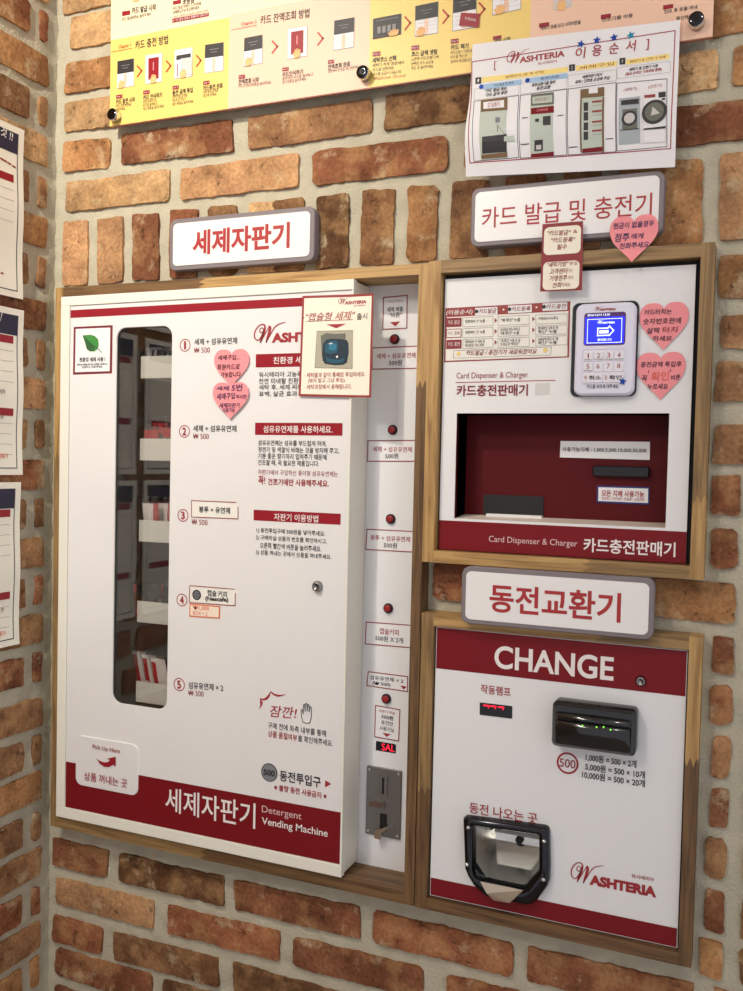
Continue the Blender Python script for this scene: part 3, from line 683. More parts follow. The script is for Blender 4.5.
sticker('instruction_sticker', [(375.8, 705.4), (400, 709.7), (398.7, 740.9), (374.8, 736.6)], [('자판기 전용', (379, 710.4), (395.2, 713.4), 2.8, RINK, .01), ('500원', (381.6, 716), (393.4, 718.4), 4.4, INK, .02), ('동전만', (381.4, 721.8), (393.2, 724.2), 4.2, INK, .01), ('사용가능', (379.6, 727.6), (394.4, 730.6), 4.4, INK, .01)], tri=[(382.3, 732.4), (386.6, 736.8), (391.2, 734.2)])
for px in ((394.9, 339.3), (392.9, 429.9), (390.9, 518.9), (388.5, 608.1), (386.6, 698.5)):
    x, z = S.at(*px); mb = MB()
    mb.lathe((x, z), [(.0082, -.025), (.0082, -.0225), (.0076, -.021), (.0062, -.0205), (.006, -.0215)], BLACK); o = mb.build('push_button', panel)
    mb = MB(); mb.lathe((x, z), [(.0058, -.022), (.0058, -.019), (.005, -.0178), (.003, -.0172)], REDBTN); mb.build('button_cap', o, label='red button cap')
mb = MB(); mb.quad(S, [(376.2, 740.8), (396.2, 744.2), (395.8, 753.4), (375.8, 750)], BLACK, 2); x, z = S.at(386, 747)
mb.text(S, 'SAL', (382, 746.4), (395, 748.6), 6.8, LEDRED, lay=3, bold=.0); mb.build('display', panel, label='small display reading SAL in red')
q = [S.at(367.2, 764.6), S.at(402.3, 770.9), S.at(400.5, 839.5), S.at(366.5, 832.7)]
cx0, cx1 = (q[0][0]+q[3][0])/2, (q[1][0]+q[2][0])/2; cz1, cz0 = (q[0][1]+q[1][1])/2, (q[2][1]+q[3][1])/2
W_, H_ = cx1-cx0, cz1-cz0; cxx = lambda u: cx0+W_*u; czz = lambda w: cz1-H_*w
mb = MB(); mb.prism(rrect(cx0, cx1, cz0, cz1, .002, 3), -.0248, -.0215, STEEL, bev=.0006)
mb.box(cxx(.02), cxx(.98), -.0216, -.0205, czz(.485), czz(.472), STEEL); mb.box(cxx(.10), cxx(.55), -.0216, -.018, czz(.58), czz(.48), STEEL)
cm = mb.build('coin_mechanism', panel, label='brushed steel coin slot plate')
mb = MB(); mb.box(cxx(.36), cxx(.62), -.0216, -.0190, czz(.40), czz(.10), STEEL); mb.box(cxx(.47), cxx(.53), -.0216, -.0187, czz(.37), czz(.13), BLACK); mb.build('coin_slot', cm)
mb = MB(); mb.box(cxx(.42), cxx(.62), -.0216, -.0208, czz(.91), czz(.66), BLACK); mb.build('return_window', cm)
mb = MB()
mb.prism([(cxx(.34), czz(1.0)), (cxx(.52), czz(1.0)), (cxx(.54), czz(.90)), (cxx(.70), czz(.84)), (cxx(.68), czz(.80)), (cxx(.46), czz(.86)), (cxx(.34), czz(.88))], -.0205, -.010, CHROME); mb.build('return_lever', cm, label='shiny return lever')
mb = MB(); mb.box(cxx(.12), cxx(.50), -.0182, -.0165, czz(.565), czz(.50), mat('brown_slot_cover', rgb(92, 70, 62), .4)); mb.build('slot_cover', cm)
for u in (.08, .92):
    for w in (.05, .95):
        mb = MB(); mb.lathe((cxx(u), czz(w)), [(.0022, -.0216), (.0022, -.0207), (.0014, -.0200)], CHROME, 10); mb.build('screw', cm)
# trays
TD = .016; ST = Surf(TD)
tz = []
for i, (xl, yt, yb) in enumerate(((141.1, 356.4, 378.2), (140.1, 438.4, 460.2), (139.2, 520, 541.2), (137.3, 600.8, 621.8), (136.1, 681, 701.5))):
    a, b = ST.at(xl, yt), ST.at(xl, yb); mb = MB(); X0_, X1_ = a[0], a[0]+.16; tz.append((a[0], b[1]+.002, a[1]))
    mb.box(X0_, X1_, TD-.003, TD, b[1], a[1], TRAY); mb.box(X0_, X1_, -.11, TD-.003, b[1], b[1]+.003, TRAY)
    mb.box(X0_, X0_+.003, -.11, TD-.003, b[1], a[1]-.006, TRAY); mb.box(X1_-.003, X1_, -.11, TD-.003, b[1], a[1], TRAY); mb.box(X0_+.02, X1_, -.29, -.11, b[1]-.022, a[1]-.004, TRAY)
    mb.build('tray', vm)
# packets standing in the trays
def packet(label, cx, z0, w, h, d, lean, style, th=.010, group=None, tilt=0):
    """Pillow pouch with a crimped top, standing on its tray."""
    nx, ny = 7, 12; mb = MB(); rn = random.Random(int(cx*1e5)+int(z0*1e4))
    for side in (1, -1):
        vs = []; 
        for j in range(ny+1):
            for i in range(nx+1):
                u, v = i/nx, j/ny; b = math.sin(math.pi*u)**.6*min(1, (1-v)*3.2)**.8*(.55+.45*math.sin(math.pi*min(v*1.3, 1)))*th
                x = (u-.5)*w*(1-.06*math.sin(v*3)); z = v*h
                cr = noise.noise(Vector((u*5+cx*90, v*6, side*3)))*.0018
                xx = cx+x+math.tan(lean)*z; vs.append((xx, -(d+side*b/2+cr*side+tilt*v), z0+z))
        for j in range(ny):
            v = (j+.5)/ny
            for i in range(nx):
                u = (i+.5)/nx; q = [j*(nx+1)+i, j*(nx+1)+i+1, (j+1)*(nx+1)+i+1, (j+1)*(nx+1)+i]
                m = style(u, v); mb.add([vs[k] for k in (q if side > 0 else q[::-1])], [[0, 1, 2, 3]], m, True)
    return mb.build('sachet', label=label, cat='packet', group=group)
clear = lambda u, v: PKW if (.15 < u < .42 or .58 < u < .75 or v > .93) else FILM
redtop = lambda u, v: PKR if .62 < v < .84 else (FILM if v >= .84 or u < .14 or u > .86 else (PKG if .3 < u < .72 and v < .6 else PKW))
stripe = lambda u, v: FILM if v > .86 else (PKR if u > .78 else PKW)
dark = lambda u, v: FILM if v > .93 else (PKR if u < .16 and v > .1 else PKD)
lean_ = lambda u, v: FILM if v > .88 or u < .12 else (PKR if (.12 < u < .42 and v < .84) else PKW)
def px_x(px, py, d): return Surf(d).at(px, py)
for n, (px, d, txt) in enumerate(((153, -.03, 'crumpled clear sachet at the left end of the top tray'), (165, -.045, 'second crumpled clear sachet from the left on the top tray'))):
    x, z = px_x(px, 356, d); packet(txt, x, tz[0][1]+.001, .036, .057, d, .03, clear, group='sachets in the window')
for px, d, h, l, txt in ((149.5, -.020, .062, .10, 'green and red sachet at the left end of the second tray'), (161, -.048, .078, -.04, 'tallest green and red sachet in the middle of the second tray'), (169.5, -.022, .066, .02, 'green and red sachet at the right of the second tray, near the window edge')):
    x, z = px_x(px, 438, d); packet(txt, x, tz[1][1]+.001, .034, h, d, l, redtop, group='sachets in the window')
for px, d, h, txt in ((153, -.01, .076, 'white sachet with a red edge at the left of the third tray'), (165.5, -.032, .076, 'white sachet with a red edge at the right of the third tray')):
    x, z = px_x(px, 519, d); packet(txt, x, tz[2][1]+.001, .036, h, d, -.10 if px < 160 else -.02, stripe, group='sachets in the window')
for px, d, w, txt in ((148.5, -.016, .054, 'shiny black pouch at the left of the fourth tray, leaning over its edge'), (170, -.036, .04, 'shiny black pouch at the right of the fourth tray')):
    x, z = px_x(px, 600, d); packet(txt, x, tz[3][1]+.001, w, .063, d, -.12 if px < 160 else 0, dark, th=.026, group='sachets in the window')
for px, d, txt in ((143.5, -.040, 'red and white sachet leaning left, leftmost on the bottom tray'), (153.5, -.022, 'red and white sachet leaning left, second on the bottom tray'), (162.5, -.004, 'red and white sachet leaning left, rightmost on the bottom tray')):
    x, z = px_x(px, 681, d); packet(txt, x+.006, tz[4][1]+.001, .036, .080, d, -.26, lean_, group='sachets in the window')

# ------------------------------------------------------------------ card charging machine
cmx = thing('card_machine', 'white and crimson card charging machine with keypad reader and red recess, upper right', 'card machine', (-.265, 0, zz(-.1315)))
S = Surf(.022)
A, B = (-.4455, zz(.2785)), (-.0875, zz(-.130))                   # panel corners, top-left and bottom-right
rx0, rx1, rz0, rz1 = -.4219, -.1156, zz(-.0822), zz(.0765)
mb = MB()
mb.ringplate(crect(A[0], B[0], B[1], A[1], 0), [(rx1, rz1), (rx0, rz1), (rx0, rz0), (rx1, rz0)], .019, .022, STEELWHITE)
zb = (S.at(436.5, 519.8)[1]+S.at(686.5, 532)[1])/2; zb = min(zb, rz0-.0008)
mb.gridq(S, [(A[0], zb), (B[0], zb), (B[0], B[1]), (A[0], B[1])], DRED)
mb.text(S, 'Card Dispenser & Charger', (489, 539.2), (577.4, 544.8), 8, mat('pink_white_print', rgb(225, 190, 190), .5), res=4)
mb.text(S, '카드충전판매기', (583.5, 544.6), (675.5, 549.9), 14.5, WINK, bold=.02, res=4)
mb.text(S, 'Card Dispenser & Charger', (456.6, 376.7), (528, 375.2), 7.6, BROWNRED, res=4)
mb.line(S, [(456, 382.6), (555, 380.4)], .0012, RINK)
mb.text(S, '카드충전판매기', (456.6, 390.9), (528, 389.8), 11.5, mat('maroon_print', rgb(128, 34, 46), .5), bold=.025, res=4)
mb.quad(S, [(535.5, 383.4), (550, 383), (549.6, 394.5), (535, 395)], GHOST)
panel = mb.build('front_panel', cmx)
mb = MB()                                                        # dark cabinet seen in the gap round the panel
mb.ringplate(crect(-.4482, -.0812, zz(-.1313), zz(.2853), 0), [(rx1, rz1), (rx0, rz1), (rx0, rz0), (rx1, rz0)], -.10, .012, GAPBLACK); mb.build('cabinet', cmx)
RD = -.032; mb = MB()
v = [(rx0, -.021, rz0), (rx1, -.021, rz0), (rx1, -.021, rz1), (rx0, -.021, rz1), (rx0, -RD, rz0+.004), (rx1, -RD, rz0+.004), (rx1, -RD, rz1), (rx0, -RD, rz1)]
mb.add(v, [[4, 5, 6, 7], [0, 4, 7, 3], [1, 2, 6, 5], [3, 7, 6, 2]], RECESS); mb.add(v, [[0, 1, 5, 4]], mat('sill_pale_reflection', rgb(232, 218, 206), .4)); rec = mb.build('recess', cmx, label='deep red recess')  # sill face coloured pale to stand in for white reflected on it
SR = Surf(RD+.001)
mb = MB(); q = [SR.at(560.6, 441), SR.at(650, 441.8), SR.at(649.7, 460), SR.at(559.9, 457.4)]; mb.gridq(SR, q, PAPERW, 1)
mb.text(SR, '사용가능지폐 : 1,000.5,000.10,000.50,000', (562.5, 448.8), (646.4, 451.2), 5, INK, lay=2, bold=.02, res=2); mb.build('notice_strip', rec, label='white strip of permitted bank notes')
mb = MB(); a, b = SR.at(593.4, 465.6), SR.at(649.7, 477.6); mb.prism(rrect(a[0], b[0], b[1], a[1], .003, 3), RD, RD+.009, BLACK, bev=.0015)
mb.box(a[0]+.008, b[0]-.008, RD+.0088, RD+.0093, (a[1]+b[1])/2-.002, (a[1]+b[1])/2+.002, GAPBLACK); mb.build('bill_slot', rec)
mb = MB(); mb.quad(SR, [(597, 485.4), (649.6, 487), (649.3, 504.8), (596.6, 502.6)], BLUEEDGE, 1); mb.quad(SR, [(598.6, 487.2), (648.2, 488.6), (648, 503), (598.2, 500.9)], PAPERW, 2)
mb.text(SR, '모든 지폐 사용가능', (601.7, 492.8), (644.2, 494.8), 6.4, RINK, lay=3, bold=.025, res=3); mb.text(SR, '천원권 / 오천원권 / 만원권 / 오만원권', (601.7, 498), (644.2, 499.8), 3, RINK, lay=3, bold=.01, res=1); mb.build('bill_sticker', rec, label='white sticker with a blue edge')
a, b = SR.at(483.6, 494.4), SR.at(543.2, 517); mb = MB()
z0_, z1_ = rz0+.001, a[1]
mb.box(a[0], b[0], RD, RD+.0018, z0_, z1_, GAPBLACK); mb.box(a[0]+.008, b[0], RD+.0018, RD+.012, z0_, z0_+.006, STEELWHITE); mb.build('card_outlet', rec, label='dark card outlet')
# instruction table sticker
mb = MB(); mb.quad(S, [(445.3, 308.3), (570.4, 301.3), (569, 357.4), (444.1, 362.3)], BROWNRED, 1)
def C(x, y): return (440+x/5.307, 290+y/5.307)
mb.quad(S, [C(36, 145), C(682, 112), C(676, 352), C(30, 376)], PAPER, 2)
MR = mat('maroon_sticker_print', rgb(140, 45, 50), .6)
mb.text(S, '(이용순서)', C(35, 121), C(174, 118), 5.6, WINK, lay=3, bold=.01, slant=.2)
for l, r, t, n in ((188, 306, '카드발급', '❶'), (362, 488, '카드등록', '❷'), (545, 676, '카드충전', '❸')):
    y = 116-(l-188)*.068; mb.quad(S, [C(l, y-20), C(r, y-26), C(r, y+14), C(l, y+20)], PAPERW, 3); mb.text(S, t, C(l+20, y-2), C(r-6, y-6), 4.8, MR, lay=4, bold=.012, slant=.2, res=2)
    mb.disc(S, S.at(*C(l+8, y-2)), .0028, INK, 4, 12)
for l in (340, 515): mb.poly(S, [S.at(*C(l-6, 112-(l-340)*.07)), S.at(*C(l-6, 98-(l-340)*.07)), S.at(*C(l+6, 104-(l-340)*.07))][::1], WINK, 3)
rows = ((148, 196), (206, 254), (264, 312))
cells = [('카드 발급', '화면에서 "1" 누름', '"예 확인" 누름', '수령금(5,000)투입'), ('카드 등록', '화면에서 "2" 누름', '승인번호 카드 터치 후 "예 확인" 누름', '핸드폰번호 입력 후 "예 확인" 누름'), ('카드 충전', '화면에서 "3" 터치 후 승인번호 카드 터치', '"예 확인" 누름 후 금액 투입 후 "예 확인"', '사용금액 확인 후 "예 확인" 누름')]
for i, (t, b) in enumerate(rows):
    mb.quad(S, [C(35, t+2), C(116, t-1), C(115, b-1), C(34, b+2)], MR, 3)
    if i == 1: mb.quad(S, [C(39, t+6), C(112, t+3), C(111, b-5), C(38, b-2)], PAPER, 4)
    mb.text(S, cells[i][0], C(44, (t+b)/2+1), C(106, (t+b)/2-1), 4.2, MR if i == 1 else WINK, lay=5, res=2)
    for j, (l, r) in enumerate(((122, 282), (309, 474), (509, 676))):
        o = -(l-122)*.037
        mb.line(S, [C(l, t+o), C(r, t+o-7), C(r, b+o-7), C(l, b+o)], .0006, GREYLINE, 3, True)
        mb.text(S, '· '+cells[i][j+1][:13], C(l+6, (t+b)/2+o-4 if len(cells[i][j+1]) < 14 else (t+b)/2+o-11), C(l+118, (t+b)/2+o-8 if len(cells[i][j+1]) < 14 else (t+b)/2+o-15), 3.4, INK, lay=4, bold=.01, res=1)
        if len(cells[i][j+1]) >= 14: mb.text(S, cells[i][j+1][13:], C(l+12, (t+b)/2+o+8), C(l+112, (t+b)/2+o+4), 3.4, INK, lay=4, bold=.01, res=1)
        if j: mb.poly(S, [S.at(*C(l-18, (t+b)/2+o-16)), S.at(*C(l-18, (t+b)/2+o+10)), S.at(*C(l-5, (t+b)/2+o-3))], MR, 3)
mb.line(S, [C(74, 322), C(592, 302), C(588, 345), C(72, 362)], .0007, GREYLINE, 3, True)
mb.text(S, '카드발급 / 충전기가 새로워졌어요', C(140, 335), C(515, 325), 5.2, MR, lay=4, slant=.25, bold=.01)
for x, y in ((100, 338), (560, 320)): mb.disc(S, S.at(*C(x, y)), .0036, YELLOW, 4, 5)
mb.build('instruction_sticker', panel, label='maroon bordered instruction table')
# reader
def C(x, y): return (560+x/4.953, 290+y/4.953)
def box_of(S, tl, tr, br, bl): a = [S.at(*p) for p in (tl, tr, br, bl)]; return (a[0][0]+a[3][0])/2, (a[1][0]+a[2][0])/2, (a[2][1]+a[3][1])/2, (a[0][1]+a[1][1])/2
S1 = Surf(.026); bx = box_of(S1, C(62, 68), C(392, 48), C(376, 524), C(50, 530))
mb = MB(); mb.prism(rrect(*bx, .009), .0222, .026, GLOSSBLACK, bev=.001); reader_base = None; rd = mb.build('card_reader', panel, label='white keypad card reader with a blue screen, on a black backing plate')
S2 = Surf(.036); bx = box_of(S2, C(80, 72), C(378, 54), C(366, 518), C(66, 526))
mb = MB(); mb.prism(rrect(*bx, .011), .0255, .036, READERW, bev=.003)
a, b = S2.at(*C(172, 100)), S2.at(*C(278, 97)); logo(mb, S2, (a[0], a[1]-.001), (b[0], a[1]-.001), RINK, 2)
mb.text(S2, '카드를 바르게 대주세요.', C(132, 480), C(293, 476), 4.2, INK, lay=2, bold=.01, res=2)
kb = box_of(S2, C(110, 298), C(326, 290), C(322, 466), C(106, 466)); mb.lst(S2, rrect(*kb, .005), .0005, LGREY, 1, True); mb.build('reader_body', rd)
bx = box_of(S2, C(120, 118), C(328, 104), C(322, 270), C(117, 278)); mb = MB(); mb.prism(rrect(*bx, .004, 3), .0358, .0364, LCDEDGE)
S3 = Surf(.0364); x0, x1, z0, z1 = bx; w, h = x1-x0, z1-z0; Q = lambda u, v: (x0+w*u, z0+h*v)
mb.gridq(S3, [Q(.03, .86), Q(.97, .86), Q(.97, .05), Q(.03, .05)], LCD, 1)
mb.lst(S3, [Q(.09, .80), Q(.91, .80), Q(.91, .08), Q(.09, .08)], .0008, LCDWHITE, 2, True); logo(mb, S3, Q(.33, .66), Q(.75, .66), LCDWHITE, 2)
mb.lst(S3, [Q(.34, .52), Q(.58, .52), Q(.62, .57), Q(.72, .44), Q(.62, .30), Q(.34, .30)], .0016, LCDWHITE, 2, True); mb.gridq(S3, [Q(.38, .46), Q(.6, .46), Q(.6, .36), Q(.38, .36)], LCDWHITE, 2)
mb.tst(S3, '환영합니다', Q(.34, .17), Q(.68, .17), .0035, LCDWHITE, 2, .02, res=2); mb.tst(S3, '2016/12/14 12:30', Q(.08, .93), Q(.62, .93), .003, LCDWHITE, 2, .01, res=2)
mb.build('screen', rd, label='lit blue screen')
kx0, kx1, kz0, kz1 = kb; kw, kh = kx1-kx0, kz1-kz0
for r in range(3):
    nc = 4 if r < 2 else 2
    for c in range(nc):
        g = .04; a0 = kx0+kw*(.03+.94*c/nc)+.0006; a1 = kx0+kw*(.03+.94*(c+1)/nc)-.0006; b1 = kz1-kh*(.04+.31*r)-.0006; b0 = kz1-kh*(.04+.31*(r+1))+.0006
        mb = MB(); mb.prism(rrect(a0, a1, b0, b1, .002, 3), .0358, .0374, KEYW, bev=.0004); SK = Surf(.0375)
        if r < 2:
            n = '12345678'[r*4+c]; kk = .0009 if n == '1' else .0022; mb.tst(SK, n, ((a0+a1)/2-kk, (b0+b1)/2+.001), ((a0+a1)/2+kk, (b0+b1)/2+.001), .0066, BROWNRED, 1, .0, res=2)
            if r*4+c < 5: mb.tst(SK, ('카드발급', '카드등록', '카드충전', '잔액조회', '카드정보')[r*4+c], (a0+.001, b0+.0022), (a1-.001, b0+.0022), .002, INK, 1, .01, res=1)
        else:
            mb.tst(SK, '90'[c], (a0+.002, (b0+b1)/2), (a0+.005, (b0+b1)/2), .006, BROWNRED, 1, res=2); mb.tst(SK, ('취소', '확인')[c], (a0+.008, (b0+b1)/2), (a1-.002, (b0+b1)/2), .0062, INK, 1, .02, res=3)
        mb.build('key', rd)
def star(mb, S, p, r, m, lay=1, a0=90):
    mb.poly(S, [(p[0]+rr*math.cos(math.radians(a0+36*k)), p[1]+rr*math.sin(math.radians(a0+36*k))) for k in range(10) for rr in ((r if k % 2 == 0 else r*.45),)], m, lay)
mb = MB(); SK = Surf(.0378); star(mb, SK, SK.at(*C(310, 453)), .0056, STAR, 1, 80); mb.build('star_sticker', rd, label='small blue star sticker')

# ------------------------------------------------------------------ coin change machine
ch = thing('change_machine', 'white and crimson coin change machine with black note acceptor and chrome coin cup, lower right', 'change machine', (-.26, 0, zz(-.6665)))
S = Surf(.028)
A, B = (-.4435, zz(-.2485)), (-.0805, zz(-.6645))
def C(x, y): return (440+x/5.507, 740+y/5.507)
S4 = Surf(.042)
outer = [(Surf(.033) if p[1] < 520 else S4).at(*C(*p)) for p in ((132, 432), (134, 424), (142, 418), (155, 417), (578, 472), (592, 478), (600, 488), (603, 502), (600, 700), (598, 780), (588, 812), (560, 850), (530, 890), (500, 913), (470, 917), (380, 898), (300, 884), (250, 868), (218, 840), (180, 800), (150, 750), (132, 705))][::-1]
cxm = sum(p[0] for p in outer)/len(outer)
inn = [S4.at(*C(*p)) for p in ((180, 482), (183, 478), (190, 476), (200, 476), (528, 524), (536, 528), (541, 533), (542, 540), (541, 700), (540, 720), (530, 735), (505, 765), (480, 795), (462, 820), (440, 824), (380, 812), (300, 796), (240, 780), (218, 772), (200, 764), (184, 745), (180, 720))][::-1]
hx0, hx1, hz0, hz1 = min(p[0] for p in inn)-.003, max(p[0] for p in inn)+.003, min(p[1] for p in inn)-.003, max(p[1] for p in inn)+.003
mb = MB(); mb.ringplate(crect(A[0], B[0], B[1], A[1], 0), [(hx1, hz1), (hx0, hz1), (hx0, hz0), (hx1, hz0)], .025, .028, STEELWHITE)
def band(z1, z0, m):
    for xa, xb in ((A[0]+.001, B[0]-.001),) if z0 > hz1 or z1 < hz0 else ((A[0]+.001, hx0), (hx1, B[0]-.001)): mb.gridq(S, [(xa, z1), (xb, z1), (xb, z0), (xa, z0)], m)
zt = (S.at(434.6, 668.6)[1]+S.at(683, 695.4)[1])/2; zb = (S.at(428.6, 877.8)[1]+S.at(677.5, 927.4)[1])/2
band(A[1]-.001, zt, DRED)
if hz0 < zb: band(zb, hz0, DRED)
zl = min(zb, hz0)
mb.gridq(S, [(A[0]+.001, zl), (B[0]-.001, zl), (B[0]-.001, B[1]+.001), (A[0]+.001, B[1]+.001)], DRED)
mb.text(S, 'CHANGE', (494.6, 656), (613.8, 669.6), 23.5, WINK, bold=.022, res=6)
mb.text(S, '작동램프', (480.8, 688.5), (510.8, 692.2), 9, RINK, bold=.012, res=4)
p = S.at(567.6, 763.1); mb.disc(S, p, .0158, RINK, 1, 36, .0130); mb.text(S, '500', (559.6, 762.2), (575.6, 764.4), 8.6, BROWNRED, bold=.01, res=5)
for t, l, r in (('1,000원 = 500 × 2개', (585.8, 757), (636.5, 764.6)), ('5,000원 = 500 × 10개', (585.3, 766.6), (645, 775)), ('10,000원 = 500 × 20개', (582, 774.6), (645, 783.6))): mb.text(S, t, l, r, 8, INK, bold=.02, res=3)
mb.text(S, '동전 나오는 곳', (469.4, 807.6), (537.5, 818.6), 11, RINK, bold=.012, res=4)
a, b = S.at(570.6, 881), S.at(656.4, 896.6); logo(mb, S, (a[0], b[1]-.0005), (b[0], b[1]-.0005), RINK, 2, '워시테리아', (.71, .165, .97), bold=.045, squash=1.2)
panel = mb.build('front_panel', ch)
mb = MB(); mb.ringplate(crect(-.4458, -.0787, zz(-.6663), zz(-.2467), 0), [(hx1, hz1), (hx0, hz1), (hx0, hz0), (hx1, hz0)], -.10, .016, GAPBLACK); mb.build('cabinet', ch)
lock(panel, S, (641, 680.6), .0062)
mb = MB(); q = [S.at(479.9, 702.3), S.at(512.4, 706), S.at(512.2, 718.6), S.at(479.7, 714.6)]; mb.gridq(S, q, BLACK, 2)
for x in (486.5, 493.3, 501.2):
    y = 705.2+(x-486.5)*.115; mb.line(S, [(x-2.4, y), (x+2.4, y+.4)], .0022, LEDRED, 3); mb.line(S, [(x+2.4, y+.6), (x+2.0, y+3)], .0009, LEDRED, 3)
mb.build('display', panel, label='small black display with three red segments')
# note acceptor: a black bezel whose middle bulges out
def CV(x, y): return (530+x/5.715, 680+y/5.715)
SV = Surf(.058); bx = box_of(SV, CV(126, 98), CV(626, 152), CV(607, 442), CV(120, 382))
x0, x1, z0, z1 = bx; bq = box_of(Surf(.032), CV(126, 98), CV(626, 152), CV(607, 442), CV(120, 382)); x1, z1 = bq[1], bq[3]; mb = MB(); mb.prism(rrect(x0, x1, z0, z1, .007), .028, .058, GLOSSBLACK, bev=.005)
va = mb.build('bill_acceptor', panel, label='glossy black bank note acceptor')
mb = MB(); w, h = x1-x0, z1-z0
prof = [(.80, .058), (.76, .064), (.70, .066), (.665, .066), (.66, .060), (.63, .060), (.62, .0675), (.5, .069), (.35, .068), (.2, .064), (.08, .058)]
vs = []; 
for v, d in prof:
    for u, dd in ((.06, -.004), (.10, 0), (.5, .0015), (.90, 0), (.94, -.004)): vs.append((x0+w*u, -(max(d+dd, .057)), z0+h*v))
mb.add(vs, [[j*5+i, (j+1)*5+i, (j+1)*5+i+1, j*5+i+1] for j in range(len(prof)-1) for i in range(4)], GLOSSBLACK, True); mb.build('note_guide', va)
mb = MB(); mb.box(x0+w*.11, x0+w*.88, .0598, .0606, z0+h*.634, z0+h*.652, mat('grey_slot_lip', rgb(110, 106, 106), .3)); mb.build('note_slot', va)
SL = Surf(.0698)
for x, y in ((300, 262), (380, 270), (420, 270), (460, 285)):
    mb = MB(); p = SL.at(*CV(x, y)); mb.lathe(p, [(.0010, .0675), (.0010, .0702), (.0005, .0708)], LEDGREEN, 8); mb.build('indicator_light', va, label='tiny green light')
# coin cup
mb = MB(); n = len(outer)
co = Vector((sum(p[0] for p in outer)/n, sum(p[1] for p in outer)/n))
def toward(P, Q, k): return [(p[0]*(1-k)+q[0]*k, p[1]*(1-k)+q[1]*k) for p, q in zip(P, Q)]
rings = [(outer, .028), (outer, .036), (toward(outer, inn, .12), .041), (toward(outer, inn, .3), .043), (toward(outer, inn, .75), .043), (toward(outer, inn, .93), .041), (inn, .036), (inn, .024)]
vs = [(x, -d, z) for R_, d in rings for x, z in R_]
mb.add(vs, [[k*n+i, k*n+(i+1) % n, (k+1)*n+(i+1) % n, (k+1)*n+i] for k in range(len(rings)-1) for i in range(n)], DARKREFL, True)
cup = mb.build('coin_cup', panel, label='chrome coin return cup')
mb = MB()                                                        # faceted basin behind the opening
iz1 = max(p[1] for p in inn); iz0 = min(p[1] for p in inn); ix0, ix1 = min(p[0] for p in inn), max(p[0] for p in inn); IW, IH = ix1-ix0, iz1-iz0
bk = [(ix0+IW*.06, .60, -.035), (ix1-IW*.02, .60, -.035), (ix1-IW*.04, .28, -.02), (ix0+IW*.22, .28, -.02)]
pt = lambda x, v, d: (x, -d, iz0+IH*v)
F = [pt(ix0-.002, 1.02, .025), pt(ix1+.002, 1.02, .025), pt(ix1+.002, .30, .025), pt(ix1-IW*.22, -.02, .027), pt(ix0+IW*.22, -.02, .027), pt(ix0-.002, .30, .025)]
Bk = [pt(ix0+IW*.10, .96, -.035), pt(ix1-IW*.06, .96, -.035), pt(ix1-IW*.06, .42, -.035), pt(ix1-IW*.22, .10, -.010), pt(ix0+IW*.26, .10, -.010), pt(ix0+IW*.16, .42, -.035)]
mb.add(F+Bk, [[i, (i+1) % 6, 6+(i+1) % 6, 6+i] for i in range(6)]+[[6, 7, 8, 11], [11, 8, 9, 10]], mat('polished_steel', (.86, .85, .82, 1), .26, metal=1)); mb.build('basin', cup, label='bright chrome basin')
mb = MB(); mb.box(ix0+IW*.16, ix1-IW*.10, -.034, -.026, iz0+IH*.60, iz0+IH*.65, STEEL); mb.lathe((ix0+IW*.54, iz0+IH*.50), [(.006, -.034), (.006, -.030), (.004, -.029)], GAPBLACK); mb.build('coin_chute', cup)
mb = MB()                                                        # lower lip folded outwards, a brown reflection put into its metal colour
lip = [(p[0], -.0436-.001*k, p[1]) for k, p in enumerate([S4.at(*C(*q)) for q in ((222, 776), (460, 824), (386, 892), (300, 876), (262, 836))])]
mb.add(lip+[(a[0], a[1]+.0015, a[2]) for a in lip], [[0, 4, 3, 2, 1], [5, 6, 7, 8, 9]]+[[i, (i+1) % 5, 5+(i+1) % 5, 5+i] for i in range(5)], mat('brown_reflection_chrome', (.62, .50, .38, 1), .18, metal=1)); mb.build('cup_lip', cup)
for x, y in ((155, 483), (570, 558), (148, 688), (567, 770)):
    mb = MB(); p = Surf(.044).at(*C(x, y)); mb.lathe(p, [(.0032, .0425), (.0032, .0440), (.0024, .0455), (.0012, .0462)], CHROME, 14); mb.build('screw', cup)

# ------------------------------------------------------------------ name boards
def sign(label, d0, d1, corners, inset, txt, l, r, h, bold, sq=None, m=SIGNRED):
    S = Surf(d1); x0, x1, z0, z1 = box_of(S, *corners)
    mb = MB(); mb.prism(rrect(x0, x1, z0, z1, .012), d0, d1, GREYSIGN, bev=.0012); b = mb.build('name_board', label=label, cat='sign', base=((x0+x1)/2, -d0, z0))
    mb = MB(); mb.prism(rrect(x0+inset, x1-inset, z0+inset, z1-inset, .008), d1-.0005, d1+.001, SIGNWHITE); S2 = Surf(d1+.001)
    mb.text(S2, txt, l, r, h, m, lay=1, bold=bold, res=6); mb.build('face', b, label='white face with red lettering')
sign('grey-edged name board above the detergent vending machine, leftmost of the three', .006, .024, ((169.6, 220), (314.4, 205.5), (314.4, 261.2), (169.6, 270.6)), .0078, '세제자판기', (192.7, 241.8), (289.8, 236.2), 25.5, .03)
sign('grey-edged name board above the card machine, carrying a heart note and a maroon label', .008, .029, ((470.2, 188), (666.2, 170.5), (661.8, 232), (471.5, 248.4)), .0066, '카드 발급 및 충전기', (482, 217.4), (652, 204.6), 21.5, .006)
sign('grey-edged name board between the card machine and the change machine, lowest of the three', .036, .050, ((461.4, 566.4), (655.4, 578.4), (652.4, 640), (461.6, 623.4)), .0068, '동전교환기', (489.6, 597.2), (620.9, 608.3), 29, .022, m=SIGNRED)

